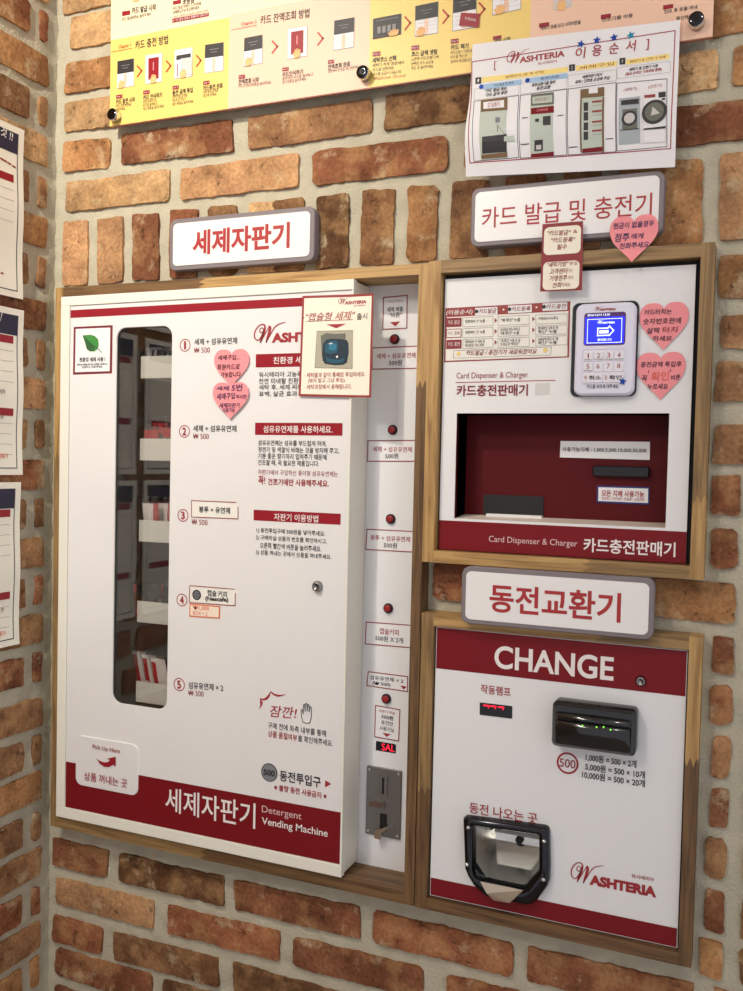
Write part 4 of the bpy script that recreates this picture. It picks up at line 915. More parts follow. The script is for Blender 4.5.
# ------------------------------------------------------------------ acrylic guide board on stand-offs at the top
S = Surf(.027)
bx0 = S.at(109.9, 110)[0]; bx1 = S.at(712.6, 35)[0]; bz0 = (S.at(109.9, 125.6)[1]+S.at(712.3, 39.2)[1])/2; bz1 = bz0+.42
gb = thing('guide_board', 'long yellow and pink card guide board on metal stand-offs across the top', 'notice board', ((bx0+bx1)/2, -.01, bz0))
mb = MB(); mb.box(bx0, bx1, .0215, .0262, bz0, bz1, EDGE)
mid = S.at(229.5, 17.5)[0]; m2 = S.at(370, 20)[0]; m3 = S.at(530.6, 15)[0]
zr = S.at(111, 40.4)[1]                                          # top of the yellow row
zg = bz0+.0012
def blk(xa, xb, za, zc, m): mb.gridq(S, [(xa, zc), (xb, zc), (xb, za), (xa, za)], m, 0)
blk(bx0, mid, zg, zr, YELLOW); blk(mid, m2, zg, zr+.004, LPINK); blk(bx0, m2, zr+.004, bz1, LCREAM); blk(bx0, mid, zr, zr+.004, LCREAM)
blk(m2, m3, zg, bz1, YELLOW); blk(m3, bx1, zg, bz1, LPINK)
def head(l, r, chap, cl, cr, y0, y1, lx):
    mb.text(S, chap, cl, cr, 4.5, ARROW, lay=1, slant=.2, res=2); mb.line(S, lx, .0010, ARROW, 1); 
def CA(x, y): return (100+x/5.307, y/5.307)
def CB(x, y): return (230+x/5.307, y/5.307)
def CC(x, y): return (360+x/6.19, y/6.19)
mb.text(S, 'Chapter 1.', CA(100, 252), CA(170, 240), 4.4, ARROW, slant=.2, res=2); mb.line(S, [CA(62, 277), CA(172, 256)], .001, ARROW); mb.text(S, '카드 충전 방법', CA(188, 240), CA(362, 210), 9, INK, bold=.012)
mb.text(S, 'Chapter 3.', CB(60, 132), CB(145, 116), 4.4, ARROW, slant=.2, res=2); mb.line(S, [CB(8, 160), CB(142, 134)], .001, ARROW); mb.text(S, '카드 잔액조회 방법', CB(162, 108), CB(422, 68), 9, INK, bold=.012)
def card(f, kind, q):                                            # little picture of a screen or reader: q = TL TR BR BL
    tl, tr, br, bl = [Vector(S.at(*f(*p))) for p in q]
    e = lambda u, v: tuple(tl*(1-u)*(1-v)+tr*u*(1-v)+br*u*v+bl*(1-u)*v)
    mb.gridq(S, [e(-.02, -.015), e(1.02, -.015), e(1.02, 1.015), e(-.02, 1.015)], GREYLINE, 1); mb.gridq(S, [e(0, 0), e(1, 0), e(1, 1), e(0, 1)], PAPERW, 2)
    if kind in 'sp':
        mb.gridq(S, [e(0, 0), e(1, 0), e(1, .48), e(0, .48)], INK, 3); mb.lst(S, [e(.25, .2), e(.75, .2)], .0008, GREYLINE, 4); mb.lst(S, [e(.35, .3), e(.65, .3)], .0008, GREYLINE, 4)
        mb.gridq(S, [e(.42, .5), e(.58, .5), e(.58, .98), e(.42, .98)], LPINK, 3)
        for k in (.6, .72, .84): mb.lst(S, [e(.05, k), e(.95, k)], .0004, LGREY, 3)
    if kind == 'r': mb.gridq(S, [e(.18, .12), e(.82, .12), e(.82, .88), e(.18, .88)], RED, 3); mb.lst(S, [e(.5, .3), e(.5, .55)], .002, PINK, 4)
    if kind == 'm': mb.gridq(S, [e(.1, .2), e(.92, .2), e(.92, .36), e(.1, .36)], INK, 3); mb.gridq(S, [e(.35, .34), e(.95, .34), e(1.05, .95), e(.45, .95)], LGREY, 4); mb.lst(S, [e(.17, .5), e(.17, .95)], .0015, RED, 4)
    if kind == 'b':
        mb.gridq(S, [e(0, 0), e(1, 0), e(1, 1), e(0, 1)], INK, 3)
        for k in range(4): mb.gridq(S, [e(.16+.18*k, .45), e(.28+.18*k, .45), e(.28+.18*k, .78), e(.16+.18*k, .78)], GREYLINE, 4)
        mb.lst(S, [e(.1, .15), e(.9, .15)], .0008, GREYLINE, 4)
    if kind in 'srmb' : 
        ox = {'s': .05, 'r': .3, 'm': .3, 'b': .55}[kind]
        hand(mb, S, lambda x, y: e(ox+.42*x, 1.03-.32*y), ARROW if False else None, SKIN, 5)
def chev(f, x, y0, y1, w=22): mb.lst(S, [S.at(*f(x, y0)), S.at(*f(x+w, (y0+y1)/2-3)), S.at(*f(x, y1))], .0026, ARROW, 2)
def note(f, x, y, tag, ttl, tw, lines, sl, k=1.0, hh=5.2):
    mb.quad(S, [f(x, y), f(x+34*k, y-sl*34*k), f(x+34*k, y+20*k-sl*34*k), f(x, y+20*k)], RED, 1); mb.text(S, tag, f(x+4, y+10*k), f(x+30*k, y+10*k-sl*26), 2, WINK, res=1)
    mb.text(S, ttl, f(x, y+36*k), f(x+tw, y+36*k-sl*tw), hh, INK, bold=.02, res=2)
    for i, (t, lw) in enumerate(lines): mb.text(S, t, f(x, y+(58+19*i)*k), f(x+lw, y+(58+19*i)*k-sl*lw), 3.4, INK if not t.startswith('*') else RINK, res=1)
card(CA, 's', ((95, 327), (180, 312), (180, 455), (92, 470))); chev(CA, 200, 352, 406); card(CA, 'r', ((243, 296), (330, 282), (328, 432), (243, 446))); chev(CA, 354, 325, 380); card(CA, 'm', ((398, 268), (492, 252), (488, 404), (396, 418))); chev(CA, 514, 296, 352); card(CA, 'p', ((560, 240), (656, 226), (654, 374), (556, 388)))
note(CA, 86, 505, 'Step 1', '카드 충전 시작', 100, [('카드 충전버튼을', 80), ('눌러주세요.', 50)], .12); note(CA, 230, 482, 'Step 2', '카드 인식하기', 100, [('충전하실 카드', 72), ('카드를 올려놓고', 76), ('확인 버튼을 눌러주세요', 110)], .13); note(CA, 385, 457, 'Step 3', '충전 금액 투입', 108, [('충전하실 금액을', 80), ('지폐 투입구 투입 후', 72), ('확인 버튼을 눌러주세요', 112)], .13); note(CA, 548, 432, 'Step 4', '카드충전 완료', 104, [('화면에서 금액을', 80), ('확인해 주세요.', 74)], .13)
card(CB, 's', ((78, 204), (172, 186), (172, 334), (74, 352))); chev(CB, 226, 220, 280, 26); card(CB, 'r', ((308, 156), (410, 138), (408, 296), (306, 314))); chev(CB, 468, 175, 238, 26); card(CB, 'p', ((556, 112), (660, 94), (656, 250), (550, 268)))
note(CB, 46, 400, 'Step 1', '잔액조회 시작', 108, [('카드 잔액조회버튼을 눌러주세요', 172)], .12); note(CB, 278, 360, 'Step 2', '카드인식하기', 110, [('충전하신 카드를 올려놓고', 165), ('확인 버튼을 눌러주세요.', 130)], .13); note(CB, 520, 320, 'Step 3', '잔액조회 완료', 118, [('화면에서 잔액을 확인해주세요.', 172)], .13)
note(CA, 118, 62, '', '', 0, [], .12) if False else None
mb.quad(S, [CA(118, 62), CA(160, 55), CA(160, 78), CA(118, 86)], RED, 1); mb.text(S, '카드 발급 시작', CA(170, 58), CA(298, 38), 6.4, INK, bold=.02); mb.text(S, '카드 발급버튼을 눌러주세요', CA(118, 103), CA(272, 75), 3.6, INK, res=1)
mb.quad(S, [CA(388, 6), CA(430, -2), CA(430, 18), CA(388, 26)], RED, 1); mb.text(S, '옷받침', CA(440, 8), CA(500, -2), 6.4, INK, bold=.02)
for i, (t, w) in enumerate((('카드 발급 비용은 5,000원을', 150), ('지폐투입구에 투입해주세요', 140))): mb.text(S, t, CA(388, 44+22*i), CA(388+w, 44+22*i-w*.17), 3.8, INK, res=1)
mb.quad(S, [CA(384, 100), CA(578, 66), CA(578, 86), CA(384, 122)], RED, 1); mb.text(S, '※ 카드 발급 비용은 환불되지 않습니다', CA(388, 110), CA(574, 76), 2.8, WINK, res=1)
mb.text(S, '* 카드 1장당 5,000원의 금액이 충전', CA(386, 92), CA(574, 58), 2.8, RINK, res=1)
card(CC, 'b', ((84, 118), (255, 86), (253, 212), (82, 243))); chev(CC, 280, 106, 184, 32); card(CC, 's', ((345, 40), (484, 12), (480, 204), (342, 226))); chev(CC, 516, 64, 142, 32); card(CC, 'p', ((580, -16), (720, -46), (718, 168), (574, 192)))
mb.quad(S, [CC(628, 82), CC(745, 88), CC(738, 172), CC(615, 162)], RED, 6); mb.text(S, 'T-Money', CC(650, 122), CC(720, 128), 4, WINK, lay=7, res=2)
note(CC, 78, 322, 'Step 1', '세탁코스 선택', 146, [('세탁기 작동 화면에서', 195), ('코스를 선택하면', 130), ('코스별 요금이 나옵니다.', 182), ('*세탁요금 4,000원 · 건조 4,000원', 205)], .10, 1.45, 5.4)
note(CC, 318, 284, 'Step 2', '코스 금액 셋팅', 160, [('오른쪽 카드단말기에', 168), ('선택된 코스 요금을', 138), ('확인 후 눌러주세요.', 140)], .10, 1.45, 5.4); note(CC, 562, 243, 'Step 3', '카드 찍기', 110, [('카드단말기 화면에', 130), ('카드를 찍으면', 100), ('금액이 차감됩니다', 130)], .10, 1.45, 5.4)
def CD(x, y): return (370+x/1.992, y/1.992)
card(CD, 's', ((245, -30), (300, -42), (300, 18), (245, 30))); chev(CC, 740, 20, 98, 32)
mb.quad(S, [CD(245, 73), CD(262, 70), CD(262, 77), CD(245, 80)], RED, 1); mb.text(S, '세탁 시작', CD(247, 84), CD(280, 78), 5.4, INK, bold=.02)
for x, y in ((337, 50), (460, 33), (584, 14)): mb.quad(S, [CD(x, y-3), CD(x+20, y-6), CD(x+20, y+2), CD(x, y+6)], RED, 1)
mb.text(S, '세탁기 문을 닫고 시작버튼을', CD(340, 57), CD(420, 44), 4, INK, bold=.01, res=2); mb.text(S, '건조기를 이용', CD(462, 40), CD(524, 31), 4, INK, bold=.01, res=2); mb.text(S, '건조 후 옷을 꺼내', CD(586, 24), CD(652, 14), 4, INK, bold=.01, res=2); mb.text(S, '확인해주세요', CD(610, 38), CD(660, 29), 4, INK, bold=.01, res=2)
hand(mb, S, lambda x, y: S.at(*CD(372+20*x, 22-24*y)), None, SKIN, 3); mb.quad(S, [CD(366, -20), CD(402, -28), CD(402, 14), CD(366, 20)], LGREY, 2)
hand(mb, S, lambda x, y: S.at(100+(178-150)*.0+32+8*x, 2-6*y), None, SKIN, 3)
mb.build('board', gb)
for x, z in [S.at(117.2, 117)]+[S.at(366, 75.5)]+[S.at(696.8, 23.6)]+[(bx0+.012, bz1-.014), ((bx0+bx1)/2, bz1-.014), (bx1-.016, bz1-.014)]:
    mb = MB(); mb.lathe((x, z), [(.0080, .002), (.0080, .0214), (.0080, .0262), (.0105, .0265), (.0105, .040), (.0098, .0422)], CHROME, 20); mb.lathe((x, z), [(.0098, .0422), (.0085, .0432), (.004, .0430)], DARKREFL, 20); mb.build('stand_off', gb)

# ------------------------------------------------------------------ taped papers and notes
# A4 guide sheet, lower edge curling away from the wall
zA1 = Surf(.036).at(576, 32)[1]
def curl(s, t):
    k = (zA1-t)/.2; b = math.exp(-((k-.66)/.24)**2); return .0335+(.006+.012*max(0, min(1, (-.30-s)/.2+.6)))*b
S = Surf(curl)
TL, TR, BR_, BL = S.at(472.6, 44.3), S.at(680.2, 20), S.at(675, 167), S.at(466, 176.7)
mb = MB(); q = [TL, TR, BR_, BL]; mb.gridq(S, q, PAPERW, 0, 12, 24); mb.gridq(S, q[::-1], PAPERW, -1.0, 12, 24)
def C(x, y): return (450+x/3.096, 20+y/3.096)
mb.line(S, [C(68, 130), C(697, 33), C(683, 398), C(62, 443)], .0013, RINK, 1, True)
mb.text(S, '[', C(137, 143), C(144, 142), 9, RINK); mb.text(S, ']', C(607, 77), C(616, 76), 11, RINK)
a, b = S.at(*C(175, 136)), S.at(*C(355, 114)); logo(mb, S, a, b, RINK, 1, '워시테리아', (.55, -.06, .88), bold=.02)
for ch_, x, y in (('이', 404, 102), ('용', 455, 95), ('순', 508, 88), ('서', 560, 80)): mb.text(S, ch_, C(x-15, y+1), C(x+15, y-1), 11, RINK, bold=.01, res=3)
for l, r, y0, y1, t in ((98, 365, 186, 153, '결제방식 (중 택 선택)'), (390, 518, 150, 134, '세제구입'), (545, 680, 131, 112, '세탁기 & 건조기 사용')):
    mb.quad(S, [C(l, y0-8), C(r, y1-8), C(r, y1+8), C(l, y0+8)], YELHDR, 1); m_ = (l+r)/2; ym = (y0+y1)/2; w = min(60, (r-l)*.42); mb.text(S, t, C(m_-w, ym+w*(y0-y1)/(r-l)), C(m_+w, ym-w*(y0-y1)/(r-l)), 3, BROWNRED, lay=2, res=1)
for x, y, n in ((88, 188, '1'), (378, 148, '2'), (534, 128, '3')): mb.quad(S, [C(x-9, y-9), C(x+9, y-11), C(x+9, y+9), C(x-9, y+11)], INK, 2); mb.text(S, n, C(x-2, y), C(x+2, y), 3, WINK, lay=3, res=1)
for l, r, y0, y1, t in ((92, 222, 208, 192, '카드발급 및 충전'), (235, 364, 188, 172, '동전교환')):
    mb.quad(S, [C(l+10, y0-8), C(r, y1-8), C(r, y1+8), C(l+10, y0+8)], BLUEHDR, 1); mb.disc(S, S.at(*C(l+5, y0-1)), .0034, STAR, 2, 12); mb.text(S, t, C(l+45, y0-6), C(r-25, y1+3), 2.6, INK, lay=2, res=1)
for l, r, ya, ls in ((75, 213, 226, ('카드 발급 또는', '카드 금액 충전')), (218, 362, 208, ('동전교환기를 통해', '동전교환')), (366, 515, 184, ('세제자판기에서', '세제 / 건조용 유연제 구입')), (517, 682, 160, ('세탁기 및 건조기 이용', '(필요 온라인 이용방법 참조)'))):
    sl = .12; mb.line(S, [C(l, ya-12), C(r, ya-12-(r-l)*sl), C(r, ya+22-(r-l)*sl), C(l, ya+22)], .0004, GREYLINE, 1, True)
    for i, t in enumerate(ls): m_ = (l+r)/2; w = 10+len(t)*2.9; mb.text(S, t, C(m_-w, ya-2+13*i-(r-l)/2*sl+w*sl), C(m_+w, ya-2+13*i-(r-l)/2*sl-w*sl), 3.6, INK if i == 0 or l < 517 else RINK, lay=2, bold=.025, slant=.2, res=1)
for l, r, y0, y1, b0, b1 in ((75, 213, 252, 234, 438, 426), (218, 362, 234, 214, 428, 418), (366, 514, 214, 194, 418, 408), (517, 672, 196, 182, 406, 392)): mb.line(S, [C(l, y0), C(r, y1), C(r, b1), C(l, b0)], .0008, NAVY, 1, True)
def ph(l, r, t, b, m, lay=2, k=.11): mb.quad(S, [C(l, t+(r-l)*k/2), C(r, t-(r-l)*k/2), C(r, b-(r-l)*.04), C(l, b+(r-l)*.04)], m, lay)
ph(96, 178, 244, 430, PHOTOGR); ph(96, 178, 244, 282, PHOTOBR, 3); ph(104, 168, 252, 274, PAPERW, 4); mb.text(S, '카드발급', C(118, 261), C(155, 257), 2.6, RINK, lay=5, res=1); mb.text(S, '및 충전기', C(118, 269), C(155, 265), 2.4, RINK, lay=5, res=1)
ph(100, 176, 358, 412, INK, 3); ph(98, 178, 414, 428, PHOTOBR, 3); ph(141, 155, 302, 318, COINGREY, 3); mb.line(S, [C(147, 325), C(147, 345)], .0008, INK, 3); mb.line(S, [C(150, 330), C(176, 362)], .0005, INK, 4); ph(168, 200, 360, 376, PHOTOGR, 4)
ph(251, 322, 228, 422, PHOTOGR); ph(251, 322, 228, 264, PHOTOSH, 3); ph(256, 317, 236, 258, PHOTOGR, 4); mb.text(S, '동전교환기', C(264, 249), C(308, 244), 3.4, BROWNRED, lay=5, res=1); ph(251, 322, 270, 290, DRED, 3); mb.text(S, 'CHANGE', C(268, 281), C(304, 277), 2.6, PINK, lay=4, res=1)
ph(288, 312, 298, 326, INK, 3); ph(264, 276, 306, 316, INK, 3); ph(262, 288, 372, 406, INK, 3); ph(267, 283, 388, 402, LGREY, 4); ph(251, 322, 412, 424, DRED, 3)
ph(404, 478, 212, 410, PHOTOGR); ph(404, 478, 212, 240, PHOTOBR, 3); ph(430, 458, 212, 228, PAPERW, 4)
for a, b in ((256, 282), (286, 312), (318, 342), (346, 372)): ph(414, 428, a, b, INK, 3); ph(440, 470, a-6, a, BROWNRED, 3); ph(440, 472, a+8, a+9.5, GREYLINE, 3)
ph(410, 474, 396, 410, DRED, 3); ph(404, 409, 240, 410, PHOTOBR, 3); ph(472, 478, 240, 410, PHOTOBR, 3)
for x, y, w in ((232, 303, 8), (342, 296, 8), (232, 385, 12), (382, 394, 12), (494, 368, 10)): mb.lst(S, [S.at(*C(x-w, y+1)), S.at(*C(x+w, y-1))], .0012, INK, 2)
mb.text(S, '(세탁기)', C(538, 218), C(580, 213), 4, RINK, lay=2, res=2); mb.text(S, '(건조기)', C(614, 208), C(656, 203), 4, RINK, lay=2, res=2)
WASHG = mat('grey_appliance_print', rgb(168, 176, 182), .6)
ph(523, 589, 240, 384, WASHG); ph(530, 585, 247, 262, INK, 3); ph(534, 580, 276, 338, PHOTOSH, 3); mb.disc(S, S.at(*C(556, 305)), .0105, INK, 4, 20); mb.disc(S, S.at(*C(556, 305)), .0072, LGREY, 5, 20); ph(526, 584, 338, 341, INK, 3)
ph(598, 668, 226, 380, PAPERW); mb.line(S, [C(598, 228), C(668, 221), C(668, 377), C(598, 382)], .0004, LGREY, 3, True); mb.disc(S, S.at(*C(633, 285)), .0165, INK, 4, 24); mb.disc(S, S.at(*C(633, 285)), .0125, PHOTOSH, 5, 24); mb.poly(S, [S.at(*C(622, 298)), S.at(*C(650, 290)), S.at(*C(628, 270))], LGREY, 6)
ph(602, 636, 232, 241, BROWNRED, 4); ph(646, 668, 224, 240, INK, 4); ph(656, 666, 243, 249, INK, 4); ph(600, 668, 333, 339, INK, 4)
sheet = mb.build('paper_sign', label='white paper sheet with four photo columns and blue stars, taped over the guide board', cat='paper', base=(TL[0], -.034, BL[1]))
for i, (x, y) in enumerate(((405, 75), (455, 63), (508, 55), (560, 48))):
    mb = MB(); star(mb, S, S.at(*C(x, y)), .0058, STAR if i < 3 else STARC, 3, 75+10*i); mb.build('star_sticker', sheet, label='cyan star sticker' if i == 3 else 'blue star sticker')
# capsule detergent poster taped on the vending machine door
def warp(s, t): return .0440+.10*max(0, s+.592)+.05*max(0, -.683-s)
S = Surf(warp)
def C(x, y): return (295+x/8.26, 285+y/8.26)
q = [C(62, 90), C(650, 68), C(628, 930), C(30, 918)]
mb = MB(); Q = [S.at(*p) for p in q]; mb.gridq(S, Q, BROWNRED, 0, 10, 14); mb.gridq(S, Q[::-1], PAPER, -1, 10, 14)
IVORY = mat('ivory_paper', rgb(244, 236, 218), .7); mb.quad(S, [C(78, 110), C(634, 90), C(612, 912), C(48, 900)], IVORY, 1, 10, 14)
a, b = S.at(*C(358, 160)), S.at(*C(592, 152)); logo(mb, S, a, b, RINK, 2, '워시테리아', (.55, -.06, .97), bold=.03)
mb.text(S, '·"캡슐형 세제"', C(70, 268), C(492, 252), 9, RINK, lay=2, slant=.25, bold=.005, res=4); mb.text(S, '출시', C(512, 262), C(598, 256), 6.6, INK, lay=2, bold=.01, res=3); mb.line(S, [C(95, 300), C(480, 286)], .0008, RINK, 2)
mb.poly(S, [S.at(*C(260, 326)), S.at(*C(342, 358)), S.at(*C(424, 320))], RINK, 2)
mb.quad(S, [C(184, 382), C(478, 375), C(474, 690), C(166, 682)], PHOTOBG, 2); mb.line(S, [C(184, 382), C(478, 375), C(474, 690), C(166, 682)], .0005, PHOTOSH, 3, True)
P_ = lambda pts: [S.at(*C(*p)) for p in pts]
mb.poly(S, P_(((215, 420), (225, 600), (330, 660), (420, 440), (420, 400), (330, 405), (260, 398))), PHOTOSH, 3)
mb.poly(S, P_(((235, 490), (228, 560), (232, 625), (250, 650), (330, 662), (400, 658), (432, 640), (446, 560), (444, 480), (430, 455), (380, 448), (300, 445), (260, 455))), TEALD, 4)
mb.poly(S, P_(((250, 500), (252, 560), (300, 572), (350, 560), (362, 500), (350, 465), (290, 462))), TEAL, 5); mb.poly(S, P_(((282, 500), (285, 535), (330, 545), (350, 520), (340, 488), (300, 478))), TEALL, 6)
mb.poly(S, P_(((260, 590), (265, 635), (330, 648), (400, 640), (415, 600), (380, 618), (300, 612))), TEAL, 5); mb.disc(S, S.at(*C(352, 594)), .0019, WINK, 6, 10); mb.poly(S, P_(((286, 482), (290, 492), (316, 486), (314, 478))), WINK, 7)
for y, t, x in ((742, '· 세탁물과 같이 통째로 투입하세요.', 582), (792, '  (찢지 말고 그냥 투입)', 412), (842, '· 세탁과정에서 용해됩니다.', 468)): mb.text(S, t.strip(), C(80 if t[0] == '·' else 108, y), C(x, y-2), 5, RINK, lay=2, bold=.008, res=2)
mb.build('poster', label='ivory poster of a blue detergent capsule taped to the vending machine door', cat='poster')
# maroon two-panel label hanging from the card machine's name board
S = Surf(.0385)
def C(x, y): return (530+x/4.953, 180+y/4.953)
mb = MB(); Q = [S.at(*C(*p)) for p in ((62, 219), (263, 203), (258, 546), (50, 553))]; mb.gridq(S, Q, MR, 0, 2, 4); mb.gridq(S, Q[::-1], PAPERW, -1)
for c4 in (((72, 236), (254, 222), (250, 362), (66, 373)), ((66, 408), (246, 397), (243, 537), (62, 547))):
    b4 = box_of(S, *[C(*p) for p in c4]); mb.poly(S, rrect(*b4, .007), IVORY, 1)
for y, l, r, t, m in ((262, 86, 200, '"카드발급"', MR), (297, 104, 222, '"카드등록"', MR), (331, 134, 184, '필수', BROWNRED), (418, 84, 190, '"세탁가방"', MR), (452, 98, 186, '고객센터', MR), (486, 98, 184, '가맹점주', MR), (521, 112, 158, '전화', MR)):
    mb.text(S, t, C(l, y+2), C(r, y-2), 5.4, m, lay=2, bold=.015, slant=.2, res=2)
for y, l, r, t in ((254, 214, 236, '&'), (412, 196, 234, '분실'), (448, 192, 212, '또는'), (483, 188, 214, '에게'), (519, 160, 200, '주세요')): mb.text(S, t, C(l, y+1), C(r, y-1), 3.8, BROWNRED, lay=2, res=1)
mb.build('paper_sign', label='narrow maroon and ivory label taped below the upper right name board', cat='label')
# heart-shaped notes
def heart(label, S, px, w, h, ang, lines):
    mb = MB(); fill_heart(mb, S, px, w, h, ang, PINK, 0)
    b = len(mb.f)
    for t, l, r, hh, m in lines: mb.text(S, t, l, r, hh, m, lay=2, bold=.012, slant=.1, res=2)
    return mb.build('heart_note', label=label, cat='sticky note', group='pink heart notes')
def C(x, y): return (530+x/4.953, 180+y/4.953)
S = Surf(lambda s, t: .0325+4.2*max(0, zz(.335)-t)**2)
heart('pink heart note stuck on the corner of the name board above the card machine', S, C(512, 295), .0655, .0665, .0, [('현금이 없을경우', C(413, 230), C(615, 213), 6.2, HANDINK), ('점주', C(420, 288), C(492, 282), 8.4, HANDINK), ('에게', C(502, 280), C(562, 276), 5.6, HANDINK), ('전화주세요', C(444, 327), C(590, 320), 6, HANDINK)])
def C(x, y): return (560+x/4.953, 290+y/4.953)
S = Surf(lambda s, t: .0245)
heart('pink heart note beside the keypad reader, upper of the two', S, C(514, 182), .0650, .0655, .02, [('카드터치는', C(418, 112), C(553, 105), 5.6, HANDINKD), ('숫자번호판에', C(412, 156), C(600, 151), 6, HANDINKD), ('살짝', C(430, 202), C(495, 200), 6, HANDINKD), ('터치', C(508, 198), C(582, 195), 6, BROWNRED), ('하세요', C(460, 242), C(555, 238), 5.4, HANDINKD)])
heart('pink heart note beside the keypad reader, lower one with an orange word', S, C(499, 428), .0655, .0655, .02, [('충전금액 투입후', C(400, 372), C(603, 364), 5.6, HANDINKD), ('꼭', C(404, 438), C(432, 437), 6, HANDINKD), ('확인', C(452, 430), C(540, 424), 9.5, ORANGEINK), ("'", C(436, 405), C(440, 405), 2.4, HANDINKD), ("'", C(546, 400), C(550, 400), 2.4, HANDINKD), ('버튼', C(550, 434), C(596, 432), 5.4, HANDINKD), ('누르세요', C(433, 479), C(535, 477), 5.8, HANDINKD)])
def C(x, y): return (170+x/7.43, 320+y/7.43)
S = Surf(lambda s, t: .0432)
heart('pink heart note on the vending machine door, upper of the pair', S, C(456, 358), .0670, .0610, .0, [('세제구입...', C(358, 282), C(520, 275), 5, HANDINKD), ('회원카드로', C(352, 352), C(520, 346), 6, HANDINKD), ('가능합니다', C(378, 408), C(527, 402), 5.6, HANDINKD)])
tipz = S.at(*C(450, 740))[1]
S = Surf(lambda s, t: .0446+3.4*max(0, (t-tipz-.036))**1.5*max(0, min(1, (-.893-s)*40))+.006*max(0, (t-tipz-.04)*20)**2*.12)
heart('pink heart note on the vending machine door, lower of the pair with its corner curling', S, C(448, 602), .0685, .0605, .0, [('세제', C(345, 508), C(440, 508), 4.4, HANDINK), ('5번', C(460, 503), C(537, 501), 7, HANDINK), ('세제구입', C(348, 570), C(484, 562), 6.4, HANDINK), ('하시면', C(492, 570), C(568, 570), 4.4, HANDINK), ('세제자판기', C(368, 637), C(520, 632), 5, HANDINK), ('이용가능', C(393, 672), C(483, 669), 4.6, HANDINK)])
# three printed notices on the left wall
IV = mat('warm_white_paper', rgb(240, 234, 220), .7)
def notice(label, yr, zt, zb, title, titlec, pxt):
    S = LSurf(lambda s, t: .012+.0012*math.sin(t*40)+.0015*max(0, (s-yr+.03)*30)); y0 = yr-.21
    mb = MB(); q = [(y0, zt), (yr, zt), (yr, zb), (y0, zb)]; mb.gridq(S, q, IV, 0, 8, 10); mb.gridq(S, [(yr, zt), (y0, zt), (y0, zb), (yr, zb)], IV, -1, 8, 10)
    b = .0135; mb.lst(S, [(y0+b, zt-.012), (yr-b, zt-.012), (yr-b, zb+.012), (y0+b, zb+.012)], .0016, NAVY, 1, True)
    mb.gridq(S, [(y0+b, zt-.0125), (yr-b, zt-.0125), (yr-b, zt-.046), (y0+b, zt-.046)], NAVY, 1, 8, 1)
    mb.text(S, title, pxt[0], pxt[1], pxt[2], WINK, lay=2, bold=.01, res=3)
    H = zt-zb
    for f in titlec:
        mb.gridq(S, [(y0+.02, zt-H*f), (yr-.022, zt-H*f), (yr-.022, zt-H*(f+.045)), (y0+.02, zt-H*(f+.045))], RED, 1, 6, 1)
        for k in range(4):
            z = zt-H*(f+.09+.062*k)
            if z > zb+.02: mb.gridq(S, [(y0+.02, z), (yr-.022, z), (yr-.022, z-.0007), (y0+.02, z-.0007)], GREYLINE, 1, 6, 1)
    return mb, S
mb, S = notice('', -.0945, zz(.565), zz(.2718), '것 !!', (.285,), ((.5, 130), (12.6, 137), 10))
for x, y in ((1.5, 159), (5, 161), (9, 163.5), (13.5, 166.6)): mb.lst(S, [S.at(x-1, y-.6), S.at(x+1.2, y+.6)], .003, BROWNRED, 2)
mb.lst(S, [S.at(1, 273), S.at(2.6, 273.4)], .003, BROWNRED, 2)
mb.build('paper_sign', label='white notice with a navy header on the side wall, topmost of three', cat='notice')
mb, S = notice('', -.0915, zz(.2528), zz(-.0364), 'y', (.165, .60), ((.2, 317), (1.6, 317.6), 9))
mb.text(S, '3회 세탁', (-6, 391), (5, 391.5), 5, INK, lay=2, res=2); mb.text(S, '비용', (-4, 417), (3.6, 417), 4, INK, lay=2, res=1); mb.text(S, '환불불가', (-6, 455.5), (8, 455.8), 5, mat('salmon_print', rgb(225, 140, 130), .6), lay=2, bold=.02, res=2)
mb.build('paper_sign', label='white notice with a navy header on the side wall, middle of three', cat='notice')
mb, S = notice('', -.0955, zz(-.0491), zz(-.3374), '!', (.165, .665), ((-3, 492), (-2, 492), 9))
mb.text(S, '환불불가', (-8, 634), (5.4, 633), 5, mat('salmon_print', rgb(225, 140, 130), .6), lay=2, bold=.02, res=2); mb.text(S, '운영', (-4, 610.5), (3.4, 610), 4.4, INK, lay=2, res=1)
mb.build('paper_sign', label='white notice with a navy header on the side wall, lowest of three', cat='notice')

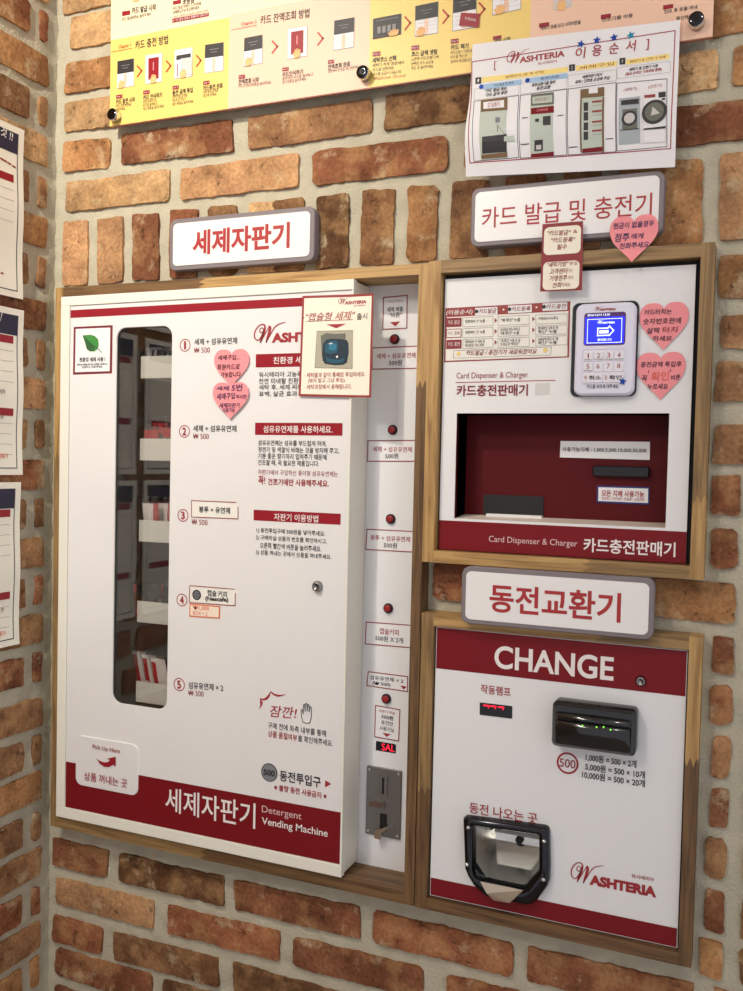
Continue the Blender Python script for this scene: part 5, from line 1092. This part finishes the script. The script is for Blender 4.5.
for i, (zt, zb, f, w) in enumerate(((.565, .2718, (.30,), 'topmost'), (.2528, -.0364, (.12, .60), 'middle'), (-.0491, -.3374, (.13, .62), 'lowest'))):
    S = LSurf(.012); yr = -.33; y0 = yr-.21; zt, zb = zz(zt), zz(zb); mb = MB()
    mb.gridq(S, [(y0, zt), (yr, zt), (yr, zb), (y0, zb)], IV, 0); mb.gridq(S, [(yr, zt), (y0, zt), (y0, zb), (yr, zb)], IV, -1)
    mb.lst(S, [(y0+.0135, zt-.012), (yr-.0135, zt-.012), (yr-.0135, zb+.012), (y0+.0135, zb+.012)], .0016, NAVY, 1, True); mb.gridq(S, [(y0+.0135, zt-.0125), (yr-.0135, zt-.0125), (yr-.0135, zt-.046), (y0+.0135, zt-.046)], NAVY, 1)
    for q in f:
        h = zt-(zt-zb)*q; mb.gridq(S, [(y0+.02, h), (yr-.022, h), (yr-.022, h-.013), (y0+.02, h-.013)], RED, 1)
        for k in range(4): mb.gridq(S, [(y0+.02, h-.027-.018*k), (yr-.022, h-.027-.018*k), (yr-.022, h-.0277-.018*k), (y0+.02, h-.0277-.018*k)], GREYLINE, 1)
    mb.build('paper_sign', label='white notice seen only mirrored in the vending machine window, %s of that column' % w, cat='notice')

# ------------------------------------------------------------------ light: ceiling downlights, an added fill lamp, soft room light
def lamp(name, loc, power, col, rad, spot=None, aim=None, blend=.6):
    ld = bpy.data.lights.new(name, 'SPOT' if spot else 'POINT'); ld.energy = power; ld.color = col; ld.shadow_soft_size = rad
    o = bpy.data.objects.new(name, ld); COL.objects.link(o); o.location = loc
    if spot:
        ld.spot_size = math.radians(spot); ld.spot_blend = blend
        o.rotation_euler = (Vector(aim)-Vector(loc)).to_track_quat('-Z', 'Y').to_euler()
    return o
WARM = (1.0, .925, .78); NEUT = (1.0, .955, .89)
lamp('downlight_or_fill', (-.95, -1.12, 2.66), 66, WARM, .03, 80, (-1.12, 0, 1.75), 1.0)
lamp('downlight_or_fill', (.37, -.95, 2.62), 6, NEUT, .022)
lamp('downlight_or_fill', (-1.0, -1.85, 2.60), 26, NEUT, .12)  # unseen fill lamp, added to brighten the lower fronts
w = bpy.data.worlds.new('room_light'); bpy.context.scene.world = w; w.use_nodes = True
w.node_tree.nodes['Background'].inputs[0].default_value = (.90, .90, .94, 1); w.node_tree.nodes['Background'].inputs[1].default_value = .64
sc = bpy.context.scene
sc.view_settings.view_transform = 'Standard'; sc.view_settings.look = 'None'; sc.view_settings.gamma = 1; sc.view_settings.exposure = .10
for o in bpy.data.objects:
    if '_b' in o: del o['_b']
